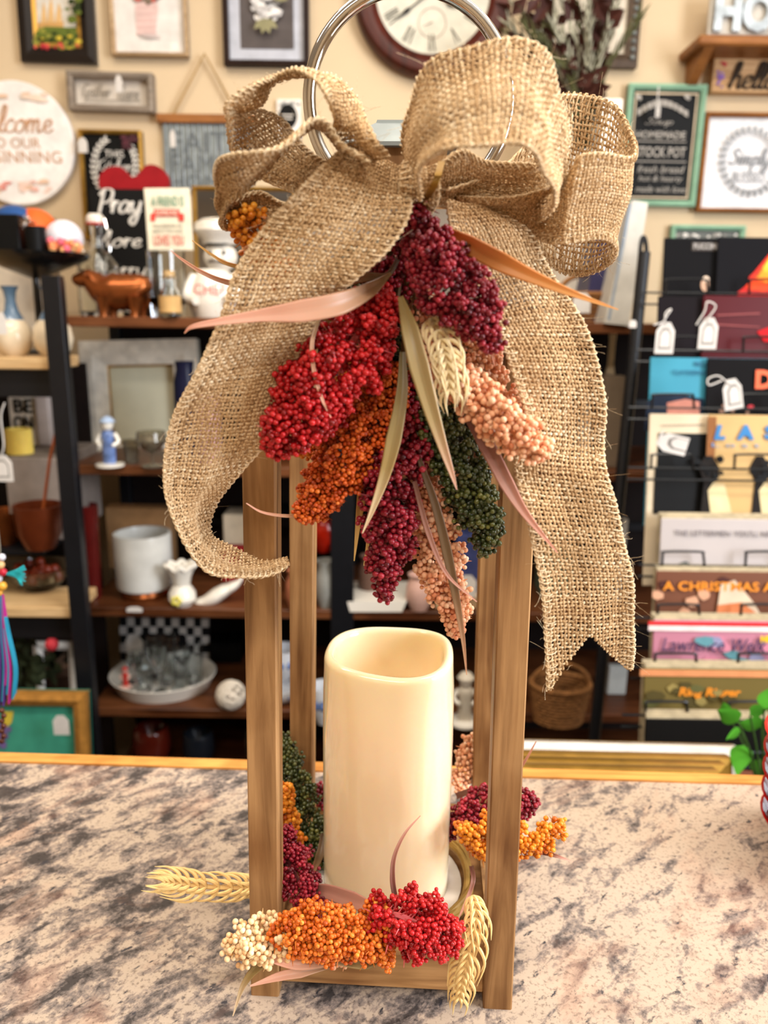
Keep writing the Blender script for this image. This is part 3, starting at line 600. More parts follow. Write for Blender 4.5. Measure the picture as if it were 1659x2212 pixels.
blade(S_, 'brown', [(905, 990, .350, 10), (940, 1090, .346, 18), (965, 1190, .346, 22), (985, 1290, .347, 18), (1000, 1380, .348, 10), (1008, 1458, .350, 2)])
blade(S_, 'rose', [(895, 1040, .350, 10), (925, 1150, .346, 12), (965, 1240, .344, 8), (1030, 1300, .343, 2)])
blade(S_, 'gold', [(800, 990, .372, 14), (785, 1050, .371, 24), (775, 1120, .371, 14), (765, 1212, .372, 2)])
blade(S_, 'gold', [(800, 1120, .374, 12), (795, 1170, .374, 8), (786, 1222, .374, 2)])
blade(S_, 'pink', [(655, 1114, .360, 9), (610, 1114, .357, 7), (565, 1106, .355, 5), (532, 1087, .354, 2)])
blade(S_, 'pink', [(688, 690, .332, 8), (674, 740, .327, 9), (678, 800, .325, 9), (695, 860, .325, 7), (715, 902, .326, 2)])
blade(S_, 'pink', [(640, 640, .395, 14), (500, 612, .388, 12), (440, 590, .386, 9), (395, 562, .386, 6), (369, 541, .386, 2)])
blade(S_, 'gold', [(640, 600, .395, 12), (505, 574, .390, 9), (460, 552, .389, 6), (415, 519, .388, 2)])
blade(S_, 'pink', [(1050, 730, .345, 10), (1062, 760, .342, 7), (1068, 790, .342, 2)])
blade(S_, 'brown', [(860, 560, .352, 10), (835, 595, .350, 12), (780, 600, .352, 22), (700, 625, .356, 12)])
mbs = MB()
for tx, ty, tY in ((850, 700, .36), (900, 700, .365), (870, 800, .37), (930, 600, .36), (800, 640, .375)): mbs.tube(crom([fb, P((885+tx)/2, (470+ty)/2-10, .365), P(tx, ty, tY)], 6), .0014, 6)
mbs.build('wire_stems', mat('brown_wrapped_wire', '5a4428'), spray)
# candle ring wreath around the candle
wr = thing('berry_candle_ring', 'twig ring with orange red maroon and green artificial berries around the foot of the candle', 'candle ring', (cc[0], cc[1], .027))
mb = MB(); rg = np.random.RandomState(3); M_twig = mat('twig', '8a6a34', .5, var=.3, scale=80)
for k in range(7):
    a0 = rg.rand()*6; rr = .0545+.0035*rg.rand(); z0 = .031+.006*rg.rand()
    mb.tube([np.array([cc[0]+cos(t)*(rr+.002*sin(3*t+a0)), cc[1]+sin(t)*(rr+.002*sin(3*t+a0)), z0+.0025*sin(4*t+a0*2)]) for t in np.linspace(0, 2*pi, 60, endpoint=False)], .0016+.0008*rg.rand(), 7, closed=True)
mb.build('twig_ring', M_twig, wr)
cluster(wr, 'green', [(690, 1860, .47, 30), (660, 1780, .49, 42), (640, 1700, .505, 38), (622, 1640, .515, 28), (612, 1598, .52, 10)], 4.6, 1.1, 20)
cluster(wr, 'gold', [(650, 1870, .465, 18), (625, 1780, .47, 26), (608, 1710, .475, 22)], 5.4, .8, 21)
cluster(wr, 'maroon', [(690, 1960, .41, 30), (655, 1920, .415, 46), (625, 1860, .425, 44), (608, 1800, .43, 22)], 4.6, 1.1, 22)
cluster(wr, 'peach', [(990, 1700, .53, 18), (1005, 1650, .54, 28), (1022, 1600, .545, 16)], 4.8, 1, 23)
cluster(wr, 'maroon', [(960, 1790, .47, 30), (1010, 1760, .465, 46), (1070, 1742, .465, 42), (1130, 1735, .465, 26), (1152, 1733, .465, 8)], 5, 1.1, 24)
cluster(wr, 'gold', [(990, 1800, .43, 20), (1030, 1800, .43, 46), (1090, 1815, .43, 44), (1150, 1810, .43, 38), (1195, 1795, .43, 22), (1210, 1790, .43, 8)], 5.8, 1.1, 25)
cluster(wr, 'maroon', [(700, 1740, .53, 14), (692, 1700, .53, 14)], 4.6, .8, 26)
cluster(wr, 'cream', [(650, 2035, .372, 34), (590, 2025, .364, 48), (540, 2030, .362, 44), (506, 2034, .360, 26)], 6.4, 1.3, 27)
cluster(wr, 'peach', [(760, 2070, .372, 14), (700, 2060, .372, 26), (640, 2058, .370, 24), (560, 2060, .368, 12)], 5.2, .7, 28)
cluster(wr, 'rust', [(850, 2020, .370, 50), (780, 2010, .366, 62), (700, 2010, .363, 56), (640, 2010, .362, 42), (600, 2015, .362, 20)], 5.6, 1.25, 29, 'orange cluster across the front rail')
cluster(wr, 'rust', [(830, 2040, .366, 20), (835, 2075, .366, 16)], 6, .9, 30)
cluster(wr, 'red', [(800, 1980, .372, 46), (850, 1975, .366, 62), (900, 1995, .364, 66), (950, 2020, .364, 44), (978, 2040, .366, 16)], 5.8, 1.25, 31, 'bright red cluster across the front rail')
cluster(wr, 'red', [(900, 1970, .375, 30), (950, 1985, .374, 26), (985, 2002, .374, 12)], 6.2, 1, 32)
wheat(wr, [(560, 1915, .42), (520, 1918, .418), (440, 1915, .415), (385, 1908, .413), (352, 1906, .412)], 50, 13, M_wheat, .5, 1)
wheat(wr, [(1022, 1935, .385), (1028, 1985, .378), (1012, 2060, .374), (1000, 2110, .373), (992, 2158, .373)], 52, 13, M_wheat, .8, 2)
blade(wr, 'rose', [(855, 1945, .385, 12), (848, 1900, .384, 12), (852, 1850, .385, 9), (875, 1800, .388, 6), (908, 1762, .392, 2)], 'thin pink blade curving up before the candle')
blade(wr, 'rose', [(650, 1925, .425, 14), (700, 1925, .41, 30), (760, 1945, .395, 36), (820, 1965, .38, 14)])
blade(wr, 'pink', [(760, 2060, .362, 18), (700, 2075, .358, 26), (640, 2082, .356, 24), (580, 2070, .356, 12), (530, 2050, .357, 3)])
blade(wr, 'pink', [(720, 2085, .370, 8), (650, 2100, .362, 22), (600, 2110, .360, 18), (540, 2130, .358, 3)])
blade(wr, 'olive', [(590, 2070, .366, 16), (555, 2090, .362, 20), (525, 2130, .361, 12), (503, 2195, .361, 2)])
blade(wr, 'olive', [(830, 2060, .366, 20), (790, 2080, .364, 26), (740, 2078, .364, 16), (700, 2075, .366, 4)])
blade(wr, 'rose', [(690, 1760, .50, 16), (672, 1820, .49, 26), (655, 1880, .48, 14), (650, 1900, .478, 4)])
blade(wr, 'brown', [(700, 1800, .47, 14), (690, 1850, .46, 18), (668, 1900, .455, 6)])
blade(wr, 'rose', [(985, 1720, .50, 14), (1030, 1705, .49, 12), (1090, 1700, .48, 9), (1130, 1650, .475, 6), (1158, 1602, .475, 2)])
blade(wr, 'rose', [(1018, 1870, .43, 10), (1022, 1900, .42, 10), (1012, 1935, .415, 8), (990, 1985, .405, 3)])
blade(wr, 'rose', [(1170, 1840, .43, 12), (1205, 1850, .425, 7), (1238, 1862, .424, 2)])
# ================================================================ WALL HANGINGS
def C_(h, rough=.6, **k): return mat('paint_'+h, h, rough, **k)
WY = 2.088
BLK = C_('0b0b0b', .5); WHT = C_('e9e4dc', .6); CRM = C_('efe3cb', .6); GOLD = mat('gilt', 'b98d3c', .35, .6, .2, 40); CHALK = C_('ddd8cf', .8)
M_glass = mat('clear_glass', 'f4f8f8', .03, trans=1, var=0, ior=1.45); M_dglass = mat('smoky_glass', 'b9b2a0', .05, trans=.9, var=.05)
W_pale = wood('pale_frame_wood', 'c9ad88', '9f8460', 0, .6, 50, False); W_brown = wood('brown_frame_wood', 'a36a35', '7d4c22', 0, .45, 50, False); W_grey = wood('grey_weathered_wood', '9a8e80', '6f655a', 0, .7, 50, False)
W_shelf = wood('shelf_board_wood', '6e4226', '43230f', 0, .4, 30); W_tan = wood('tan_board_wood', 'd9b98a', 'bb9562', 0, .5, 30, False); M_mtl = mat('black_steel', '15161a', .4, .3, .1)
import random as _r
def blobs(n, x0, y0, x1, y1, r, mats, seed=1, sq=.8):
    g = _r.Random(seed); L = []
    for i in range(n):
        cx, cy, q = g.uniform(x0, x1), g.uniform(y0, y1), r*g.uniform(.5, 1.2); k = g.randint(5, 8); a0 = g.uniform(0, 6)
        L.append(([(cx+q*cos(a0+2*pi*j/k)*g.uniform(.7, 1.2), cy+q*sq*sin(a0+2*pi*j/k)*g.uniform(.7, 1.2)) for j in range(k)], g.choice(mats)))
    return L
def ell(cx, cy, rx, ry, n=28): return [(cx+rx*cos(2*pi*k/n), cy+ry*sin(2*pi*k/n)) for k in range(n)]
def leafpx(x, y, a, l, w_): return [(x+l*t*cos(a)-w_*s*sin(a), y+l*t*sin(a)+w_*s*cos(a)) for t, s in ((0, 0), (.3, .8), (.6, .9), (1, 0), (.6, -.9), (.3, -.8))]
def wreathpx(cx, cy, rx, ry, a0, a1, n, l, w_, m):
    L = []
    for i in range(n):
        t = a0+(a1-a0)*i/(n-1); x, y = cx+rx*cos(t), cy+ry*sin(t); tt = math.atan2(ry*cos(t), -rx*sin(t))
        for s in (-.65, .65): L.append((leafpx(x, y, tt+s, l, w_), m))
    return L
# landscape painting
p = Panel('framed_painting', 'dark framed painting of pale spires above a flower garden, highest at the left', 'painting', (40, -95, 205, 138), WY, roll=radians(1))
p.board('canvas', C_('d9d3c6', .5)); p.frame(.036, mat('black_frame', '1d1714', .35, coat=.4)); 
p.out(MB().add(*(lambda a, b, h: ([(a+.034, -.006, .034), (b-.034, -.006, .034), (b-.034, -.006, h-.034), (a+.034, -.006, h-.034), (a+.044, -.004, .044), (b-.044, -.004, .044), (b-.044, -.004, h-.044), (a+.044, -.004, h-.044)], [(0, 1, 5, 4), (1, 2, 6, 5), (2, 3, 7, 6), (3, 0, 4, 7)]))(p.w0, p.w1, p.h)), 'gilt_inner_edge', GOLD)
TAN = C_('d9b27a'); GRN = C_('5f6b2a'); YEL = C_('c9b23e'); DGR = C_('2f3a1c'); RED = C_('b0323a')
p.polys([([(88, 62), (92, 20), (95, 4), (99, 20), (103, 60)], TAN), ([(102, 62), (107, 15), (111, -6), (115, 15), (119, 62)], TAN), ([(118, 62), (125, 18), (128, 6), (132, 20), (136, 62)], TAN), ([(84, 70), (84, 50), (138, 48), (138, 72)], C_('c79a5e')), ([(70, 112), (72, 66), (100, 58), (150, 60), (178, 60), (182, 112)], GRN)]+blobs(34, 76, 66, 172, 106, 9, [GRN, YEL, DGR, C_('8a8a3a')], 3)+blobs(12, 78, 98, 176, 108, 5, [RED, C_('d4574a')], 5)+blobs(8, 150, 0, 176, 55, 10, [DGR, GRN], 7), 'picture')
# pink jar canvas
p = Panel('canvas_picture', 'white canvas picture of a pink striped jar of flowers in thin pale wood frame', 'picture', (238, -80, 405, 124), WY)
p.board('canvas', C_('ddd8d2', .7)); p.frame(.009, W_pale, -.016)
PNK = C_('d3b4ae'); p.polys([([(292, 20), (296, 2), (338, 2), (342, 20), (338, 60), (334, 76), (300, 76), (295, 60)], C_('d9bdb6'))]+[([(296, 14+i*14), (338, 12+i*14), (338, 19+i*14), (297, 21+i*14)], PNK) for i in range(5)]+blobs(14, 290, -28, 345, 4, 12, [C_('8a4a4c'), C_('c9685a'), C_('7a6a5a')], 4)+[([(300, 76), (334, 76), (352, 82), (320, 84)], C_('c7b8b4'))], 'picture')
p.rects([((370, 92, 384, 108), WHT)], 'price_sticker')
# floral print in dark frame
p = Panel('framed_print', 'dark framed botanical print of white flowers on charcoal with a pale mat', 'print', (482, -95, 668, 145), WY)
p.board('mat_board', C_('b9bcc6', .6)); p.frame(.013, mat('walnut_dark', '2e211c', .45), -.018)
p.rects([((518, -60, 634, 106), C_('57504e'))], 'print_ground')
p.polys(blobs(60, 552, -60, 600, 46, 11, [C_('d5d2d0'), C_('b9b6b4'), C_('ece8e4')], 8)+[(leafpx(576, 46, a, 34, 8), C_('8f8a68')) for a in (.7, 1.3, 1.8, 2.4)]+[(leafpx(590, 0, a, 36, 8), C_('8f8a68')) for a in (-.6, .2)], 'flowers', -.004)
# wall clock
p = Panel('wall_clock', 'round wall clock with mahogany rim and white roman numeral dial', 'clock', (762, -195, 1108, 157), WY)
cx, cy = (p.w0+p.w1)/2, p.h/2; Rk = (p.w1-p.w0)/2; Rd = Rk*.715
p.out(MB().lathe([(Rk*.98, .008), (Rk, 0), (Rk*.985, -.018), (Rk*.93, -.030), (Rk*.84, -.032), (Rk*.76, -.024), (Rd, -.016), (Rd, .006)], (cx, 0, cy), 72, axis='y'), 'rim', wood('mahogany', '5a2114', '35110b', 2, .3, 20), smooth=True)
p.out(MB().lathe([(.0001, -.0121), (Rd, -.012), (Rd, -.009)], (cx, 0, cy), 64, axis='y'), 'dial', C_('d9d6c6', .4))
NUM = ['XII', 'I', 'II', 'III', 'IIII', 'V', 'VI', 'VII', 'VIII', 'IX', 'X', 'XI']; M_num = C_('6a675c', .5)
for k, s_ in enumerate(NUM):
    a = -2*pi*k/12+pi/2; u = np.array([cos(a), sin(a)]); mb = MB(); v = np.array([u[1], -u[0]]); wd = {'I': .5, 'V': 1.2, 'X': 1.2}; tw = sum(wd[c] for c in s_); x = -tw/2; sc = Rd*.075
    def bar(p0, p1, th):
        a0, a1 = [np.array([cx, cy])+u*Rd*(.80+.13*q[1])+v*q[0]*sc for q in (p0, p1)]; d = a1-a0; d /= np.linalg.norm(d); n_ = np.array([-d[1], d[0]])*th*sc
        mb.prism([tuple(a0+n_), tuple(a0-n_), tuple(a1-n_), tuple(a1+n_)], -.0135, -.012)
    for c in s_:
        if c == 'I': bar((x+.25, -1), (x+.25, 1), .13)
        if c == 'V': bar((x+.1, 1), (x+.6, -1), .14); bar((x+1.1, 1), (x+.6, -1), .07)
        if c == 'X': bar((x+.1, 1), (x+1.1, -1), .14); bar((x+1.1, 1), (x+.1, -1), .07)
        x += wd[c]
    p.out(mb, 'numeral', M_num)
mb = MB(); 
for a, l, t in ((radians(216), .78, .012), (radians(-33), .5, .018)): 
    d = np.array([cos(a), sin(a)]); n_ = np.array([-d[1], d[0]]); q = np.array([cx, cy]); mb.prism([tuple(q+n_*Rd*t), tuple(q-n_*Rd*t), tuple(q+d*Rd*l*.6-n_*Rd*t), tuple(q+d*Rd*l*.7-n_*Rd*t*3), tuple(q+d*Rd*l), tuple(q+d*Rd*l*.7+n_*Rd*t*3), tuple(q+d*Rd*l*.6+n_*Rd*t)], -.018, -.017)
p.out(mb, 'hands', BLK)
p.out(MB().tube([(cx+Rd*.24*cos(a), -.0125, cy-Rd*.5+Rd*.24*sin(a)) for a in np.linspace(0, 2*pi, 40, endpoint=False)], .0012, 6, closed=True).prism([(cx, cy-Rd*.5), (cx+.002, cy-Rd*.5+.004), (cx-Rd*.18, cy-Rd*.56)], -.014, -.013), 'seconds_dial', C_('b5a294', .5))
# gather here sign
p = Panel('box_sign', 'small grey wood box sign reading Gather Here in faded script', 'sign', (152, 160, 335, 244), WY, roll=radians(.8))
p.board('panel', C_('c9bfb2', .8)); p.frame(.014, W_grey, -.026); p.script('Gather', (178, 182, 245, 222), C_('a39a8e'), .11); p.script('Here', (252, 182, 305, 216), C_('a39a8e'), .11)
p.out(MB().box((p.w0+.035, -.0032, .026), (p.w1-.035, -.0015, .029)), 'small_print_line', C_('b0a698'))
def price_tag(label, px, py, Y, w_=16, h_=30, group=None, ang=0, loop=None):
    k = ppm(P(px, py, Y)); O = P(px, py, Y); t = thing('price_tag', label, 'price tag', O, group); a, b = w_/k/2, h_/k
    c, s = cos(ang), sin(ang); R = lambda x, z: (O[0]+x*c-z*s, O[2]+x*s+z*c)
    pts = [R(-a, 0), R(a, 0), R(a, b*.72), R(a*.45, b), R(-a*.45, b), R(-a, b*.72)]; MB().prism(pts, O[1]-.0008, O[1]).build('card', C_('cfcac4', .6), t, False)
    if loop:
        mb = MB(); L = [(R(0, b*.93)[0], O[1]-.001, R(0, b*.93)[1])]+[tuple(P(x, y, Y-.002)) for x, y in loop]; mb.tube(crom(L, 6), max(.0008, 1.6/k), 6); mb.build('string', C_('cfcbc6', .5), t)
        for sc_, m_ in ((.66, C_('7d7872')), (.54, C_('cfcac4', .6))):
            MB().prism([(O[0]+(x-O[0])*sc_ - 0, O[2]+b*.45*c+(z-O[2]-b*.45*c)*sc_) for x, z in pts], O[1]-.0012-(.62-sc_)*.002, O[1]-.0006).build('printed_border', m_, t, False)
    return t
price_tag('white price tag hanging in front of the small grey wood box sign', 258, 200, 2.03, 15, 34)
# round welcome sign
p = Panel('round_sign', 'large round white sign reading Welcome To Our Beginning', 'sign', (-85, 180, 163, 440), WY)
cx, cy = (p.w0+p.w1)/2, p.h/2; Rk = (p.w1-p.w0)/2
p.out(MB().lathe([(.0001, -.012), (Rk-.002, -.012), (Rk, -.010), (Rk, .004), (.0001, .004)], (cx, 0, cy), 64, axis='y'), 'disc', C_('ece7e2', .5), smooth=True)
BRZ = C_('bf9676', .5); p.script('Welcome', (-70, 232, 128, 288), BRZ, .08, -.014); p.text('TO OUR', (-24, 300, 92, 322), BRZ, -.013); p.text('BEGINNING', (-52, 328, 138, 354), BRZ, -.013)
p.polys(blobs(16, -20, 392, 110, 418, 13, [C_('e3b3a4'), C_('d98f84'), C_('eccfc0'), C_('e5c3a8')], 2, .5)+blobs(9, -20, 202, 110, 222, 16, [C_('e0c0a4'), C_('eed8c4')], 6, .35), 'painted_flowers', -.013)
# kitchen chalk sign
p = Panel('chalkboard_sign', 'black This Kitchen chalkboard sign with narrow gold frame', 'sign', (178, 282, 312, 520), WY, roll=radians(.6))
p.board('panel', BLK); p.frame(.009, GOLD, -.014); p.text('THIS', (227, 325, 268, 341), CHALK); p.script('Kitchen', (208, 344, 292, 370), CHALK, .08)
p.polys(wreathpx(250, 360, 46, 62, 2.1, 4.2, 12, 13, 3, CHALK)+wreathpx(250, 360, 46, 62, -1.0, 1.0, 12, 13, 3, CHALK)+blobs(7, 268, 296, 298, 322, 11, [C_('5a2f38'), C_('45262c')], 3), 'painted_wreath')
price_tag('white price tag at the left edge of the black This Kitchen sign', 180, 330, 2.05, 20, 30)
# galvanised hanging sign
p = Panel('hanging_metal_sign', 'embossed galvanised metal sign hanging from a wooden bar by rope', 'sign', (354, 262, 545, 412), WY)
p.out(MB().box((p.w0, -.001, 0), (p.w1, .002, p.h)), 'metal_sheet', M_galv)
mb = MB(); g = _r.Random(5); M_gw = C_('5f6466', .6)
for t_, q in (('FAITH', (370, 285, 535, 330)), ('FAMILY', (370, 335, 535, 375)), ('HOME', (370, 378, 500, 408))): p.text(t_, q, M_gw, -.002, name='embossed_lettering')
for i in range(16): x = p.w0+(i+.5)*(p.w1-p.w0)/16; mb.tube([(x, -.001, 0), (x, -.001, p.h)], .002, 6)
p.out(mb, 'corrugation', mat('galv_dark', '7d8284', .45, .7, .3, 60))
a, _, b, z2 = p.b(340, 253, 556, 268); p.out(MB().box((a, -.012, p.h-.006), (b, .006, p.h+.014), None, .002), 'wooden_bar', W_brown)
ap = p.p(443, 118); e1 = p.p(372, 254); e2 = p.p(517, 254); p.out(MB().tube([(e1[0], -.004, e1[1]), (ap[0], -.006, ap[1]), (e2[0], -.004, e2[1])], .0035, 8), 'rope', C_('a8895c', .9), smooth=True)
price_tag('slim bluish tag hanging in front of the galvanised sign', 374, 318, 2.05, 12, 34)
# small ornate sign
p = Panel('ornate_sign', 'tiny black and white ornate sign behind the left bow loops', 'sign', (598, 214, 650, 300), WY)
p.board('panel', WHT); p.polys([(ell(622, 252, 20, 27), BLK)]+blobs(10, 602, 220, 646, 228, 5, [C_('8f8f8c')], 2)+[([(610, 248), (634, 248), (634, 251), (610, 251)], CHALK), ([(612, 256), (632, 256), (632, 259), (612, 259)], CHALK)])
# soup sign
MINT = C_('8fb89c', .5)
p = Panel('framed_chalk_sign', 'mint green framed black chalk style sign with curved headline and text rows', 'sign', (1346, 183, 1512, 446), WY, roll=radians(.3))
p.board('panel', BLK); p.frame(.013, MINT, -.014)
p.out(MB().add(*(lambda a, b, h: ([(a+.018, -.004, .018), (b-.018, -.004, .018), (b-.018, -.004, h-.018), (a+.018, -.004, h-.018), (a+.022, -.004, .022), (b-.022, -.004, .022), (b-.022, -.004, h-.022), (a+.022, -.004, h-.022)], [(0, 1, 5, 4), (1, 2, 6, 5), (2, 3, 7, 6), (3, 0, 4, 7)]))(p.w0, p.w1, p.h)), 'inner_line', C_('c9b79c'))
GY = C_('a8a29a', .7); p.polys([([(1376+i*11, 240-24*sin((i+.5)/10*pi)), (1386+i*11, 240-24*sin((i+1)/10*pi)), (1386+i*11, 254-24*sin((i+1)/10*pi)), (1377+i*11, 254-24*sin((i+.5)/10*pi))], GY) for i in range(10)]+blobs(5, 1374, 206, 1382, 216, 6, [GY], 2)+blobs(5, 1478, 206, 1486, 216, 6, [GY], 2)+[([(1370, 305), (1480, 307), (1480, 309), (1370, 307)], GY), ([(1370, 348), (1480, 350), (1480, 352), (1370, 350)], GY)], 'chalk_ornament')
p.script('Soup', (1392, 256, 1460, 276), GY, .16); p.text('HOMEMADE', (1372, 284, 1480, 300), GY, bold=.02); p.text('STOCK POT', (1372, 318, 1480, 340), GY, bold=.02)
p.text('fresh bread', (1376, 358, 1478, 374), GY, shear=.3); p.text('hot & hearty', (1378, 380, 1474, 396), GY, shear=.3); p.text('made with love', (1372, 402, 1480, 416), GY, shear=.3)
price_tag('slim bluish tag in front of the mint green framed sign', 1420, 254, 2.05, 10, 26, loop=[(1421, 210), (1423, 186)])
# simply blessed
p = Panel('framed_sign', 'brown framed white sign reading Simply Blessed inside a leafy wreath', 'sign', (1512, 245, 1712, 460), WY)
p.board('panel', C_('e2e2e4', .6)); p.frame(.010, W_brown, -.016); LG = C_('9a9da2', .7)
p.script('Simply', (1574, 322, 1670, 372), LG, .13); p.text('BLESSED', (1582, 372, 1652, 394), LG); p.polys(wreathpx(1618, 350, 60, 68, 0, 2*pi, 30, 13, 3.4, C_('8c9094')), 'painted_wreath')
# hello sign
p = Panel('wooden_block_sign', 'small wooden sign reading hello with red and purple painted flowers', 'sign', (1540, 126, 1706, 200), WY-.02)
p.board('block', wood('plain_block', 'd6b184', 'b88c5c', 0, .6, 40, False), .03); p.script('hello', (1574, 136, 1690, 192), C_('3a3028'), .12)
p.polys(blobs(3, 1552, 132, 1566, 142, 7, [RED], 2)+blobs(7, 1547, 152, 1562, 190, 5, [C_('9a7ac0'), C_('7a5aa8')], 4), 'painted_flowers')
# wall shelf and letters
O = P(1600, 90, 2.02); k = ppm(O); sh = thing('wall_shelf', 'short brown wooden wall shelf with curved brackets above the hello sign', 'shelf', P(1600, 88, 2.09))
a = P(1506, 90, 1.98)[0]; zt = P(1560, 78, 1.98)[2]
MB().box((a, 1.97, zt-.02), (a+.5, 2.098, zt), None, .004).build('board', W_brown, sh, False)
for xx in (a+.02, a+.44): MB().hexa([(xx, 2.07, zt-.075), (xx+.022, 2.07, zt-.075), (xx+.022, 2.098, zt-.075), (xx, 2.098, zt-.075), (xx, 1.985, zt-.02), (xx+.022, 1.985, zt-.02), (xx+.022, 2.098, zt-.02), (xx, 2.098, zt-.02)]).build('bracket', W_brown, sh, False)
p = Panel('metal_letter_sign', 'galvanised cut out letters spelling HOME standing on the wall shelf', 'sign', (1532, -18, 1790, 76), 2.03)
p.text('HOME', (1540, -14, 1780, 73), mat('galv_light', 'b0b8bc', .45, .5, .3, 30), -.002, 'letters', depth=.012, bold=.05); p.board('back_plate', C_('c9c2b6', .6), .01)
# dark beaded frame behind the dried plant
p = Panel('beaded_frame', 'dark bronze picture frame with silver beads behind the dried foliage', 'picture frame', (1170, -120, 1384, 148), WY)
p.board('panel', C_('cfc4b2')); p.frame(.03, mat('bronze_frame', '4a3a2c', .45, .4, .3, 60), -.016); mb = MB()
for i in range(15): mb.sph((p.w1-.015, -.017, .02+i*p.h/15), .006, 8, rings=6); mb.sph((p.w0+.015, -.017, .02+i*p.h/15), .006, 8, rings=6)
p.out(mb, 'beads', M_galv, smooth=True)
# lower mint sign
p = Panel('mint_frame', 'low mint green frame half hidden behind the record rack', 'picture frame', (1442, 487, 1600, 640), WY); p.board('panel', C_('6d706c')); p.frame(.012, MINT, -.014)
p.polys(blobs(14, 1456, 506, 1590, 512, 6, [GY, WHT], 3, .6))
# ================================================================ SHELF UNIT BEHIND
Z1, Z2, Z3, Z4, Z5 = .397, .089, -.233, -.479, -.72
XL = P(150, 1000, 1.65)[0]; XM = P(741, 1000, 1.68)[0]; XR = .78
def hz(px, py, Y): return P(px, py, Y)[2]
for nm, x0, x1, lb in (('metal_shelf_unit', XL, XM-.012, 'black steel shelf unit with brown boards behind the left lantern posts'), ('metal_shelf_unit', XM+.012, XR, 'black steel shelf unit with brown boards behind the candle')):
    su = thing(nm, lb, 'shelf unit', ((x0+x1)/2, 1.83, FZ), 'brown board shelf units by the wall')
    for z in (Z1, Z2, Z3, Z4, Z5): MB().box((x0, 1.65, z-.021), (x1, 2.02, z), None, .002).build('shelf_board', W_shelf, su, False)
    for x in (x0, x1):
        for y in (1.66, 2.0): MB().box((x-.013, y-.014, FZ), (x+.013, y+.012, Z1-.022 if x0 != XL or x != x0 or y > 1.7 else Z1+.07), None, .001).build('post', M_mtl, su, False)
    MB().box((x0, 2.02, FZ+.05), (x1, 2.03, Z1-.01)).build('shade_back_panel', mat('shelf_shade_dark', '1c1412', .7), su, False)  # added back sheet, near-black to stand in for shade inside the shelves
    for z in (Z2, Z3, Z4): MB().box((x0, 2.0, z+.10), (x1, 2.012, z+.12)).build('back_rail', M_mtl, su, False)
M_cer = mat('white_glaze', 'e6e0d4', .15, var=.04, scale=10, coat=.4)
def vas(name, label, cat, px, yb, yt, prof, m, z=None, Y=None, n=32, group=None, sx=1, parent=None, wob=None):
    """turned shape: prof = (radius px, height fraction); stands at pixel (px, yb) on height z or at distance Y"""
    if Y is None: Y = G(px, yb, z)[1]
    b = P(px, yb, Y); 
    if z is not None: b[2] = z
    k = ppm(b); h = hz(px, yt, Y)-b[2]
    mb = MB().lathe([(max(r, .01)/k, t*h) for r, t in prof], b, n, sx=sx)
    if parent: return mb.build(name, m, parent)
    return one(name, label, cat, mb, m, b, group), b, k, h
def boxpx(name, label, cat, x0, yt, x1, yb, z, dep, m, Y=None, group=None):
    Y = Y or G((x0+x1)/2, yb, z)[1]; a, b = P(x0, (yt+yb)/2, Y)[0], P(x1, (yt+yb)/2, Y)[0]; return one(name, label, cat, MB().box((a, Y, z), (b, Y+dep, hz((x0+x1)/2, yt, Y)), None, .002), m, ((a+b)/2, Y, z), group, False)
# --- top shelf
def onZ1(px, Y=1.75): q = P(px, 700, Y); q[2] = Z1; return q
p = Panel('slogan_board', 'tall black board reading Pray More Worry Less leaning on the top shelf', 'sign', (200, 408, 338, 690), 1.93, lean=radians(5))
p.board('board', BLK); p.script('Pray', (208, 410, 316, 486), CHALK, .12); p.script('More', (196, 498, 316, 534), CHALK, .13); p.script('Worry', (196, 562, 326, 612), CHALK, .11); p.script('Less', (215, 630, 325, 674), CHALK, .14)
hp = [(290+76*s_*1, y_) for s_, y_ in ((0, 470), (-.6, 440), (-.97, 405), (-.95, 378), (-.7, 362), (-.35, 362), (0, 384), (.35, 358), (.7, 360), (.97, 382), (.97, 410), (.6, 445))]
Oq = P(290, 470, 1.97); one('wooden_heart', 'dark red wooden heart peeking above the black slogan board', 'ornament', MB().prism([(P(x, y, 1.97)[0], P(x, y, 1.97)[2]) for x, y in crom([(*q,) for q in hp]+[hp[0]], 3)[:-1]], 1.965, 1.98), C_('8e1a20', .35), Oq, smooth=False)
p = Panel('friend_sign', 'small cream sign with green headline and red LOVES YOU text', 'sign', (315, 406, 412, 541), 1.70, roll=radians(-1))
p.board('board', C_('e4dcc4', .6), .01); GRT = C_('5c8f76'); RDT = C_('c8453c')
p.text('A FRIEND IS', (328, 424, 398, 446), GRT); p.polys([([(333, 452), (388, 452), (388, 468), (333, 468)], RDT), ([(326, 462), (336, 460), (336, 478), (326, 478)], RDT), ([(386, 460), (398, 462), (398, 478), (386, 478)], RDT)], 'red_ribbon'); p.text('SOMEONE', (338, 455, 384, 465), CRM, -.004); p.text('WHO KNOWS ALL', (330, 484, 396, 492), C_('8b8578')); p.text('ABOUT YOU AND', (330, 496, 396, 503), C_('8b8578')); p.text('LOVES YOU', (333, 508, 398, 530), RDT)
q = onZ1(365, 1.71); kk = ppm(q); t = thing('glass_vase', 'plain clear glass vase carrying the small cream friend sign', 'vase', q)
zt = hz(365, 543, 1.71)-Z1; MB().lathe([(36/kk, 0), (38/kk, zt*.3), (40/kk, zt), (38/kk, zt), (36/kk, zt*.3), (.001, .004)], q, 28).build('glass', M_glass, t)
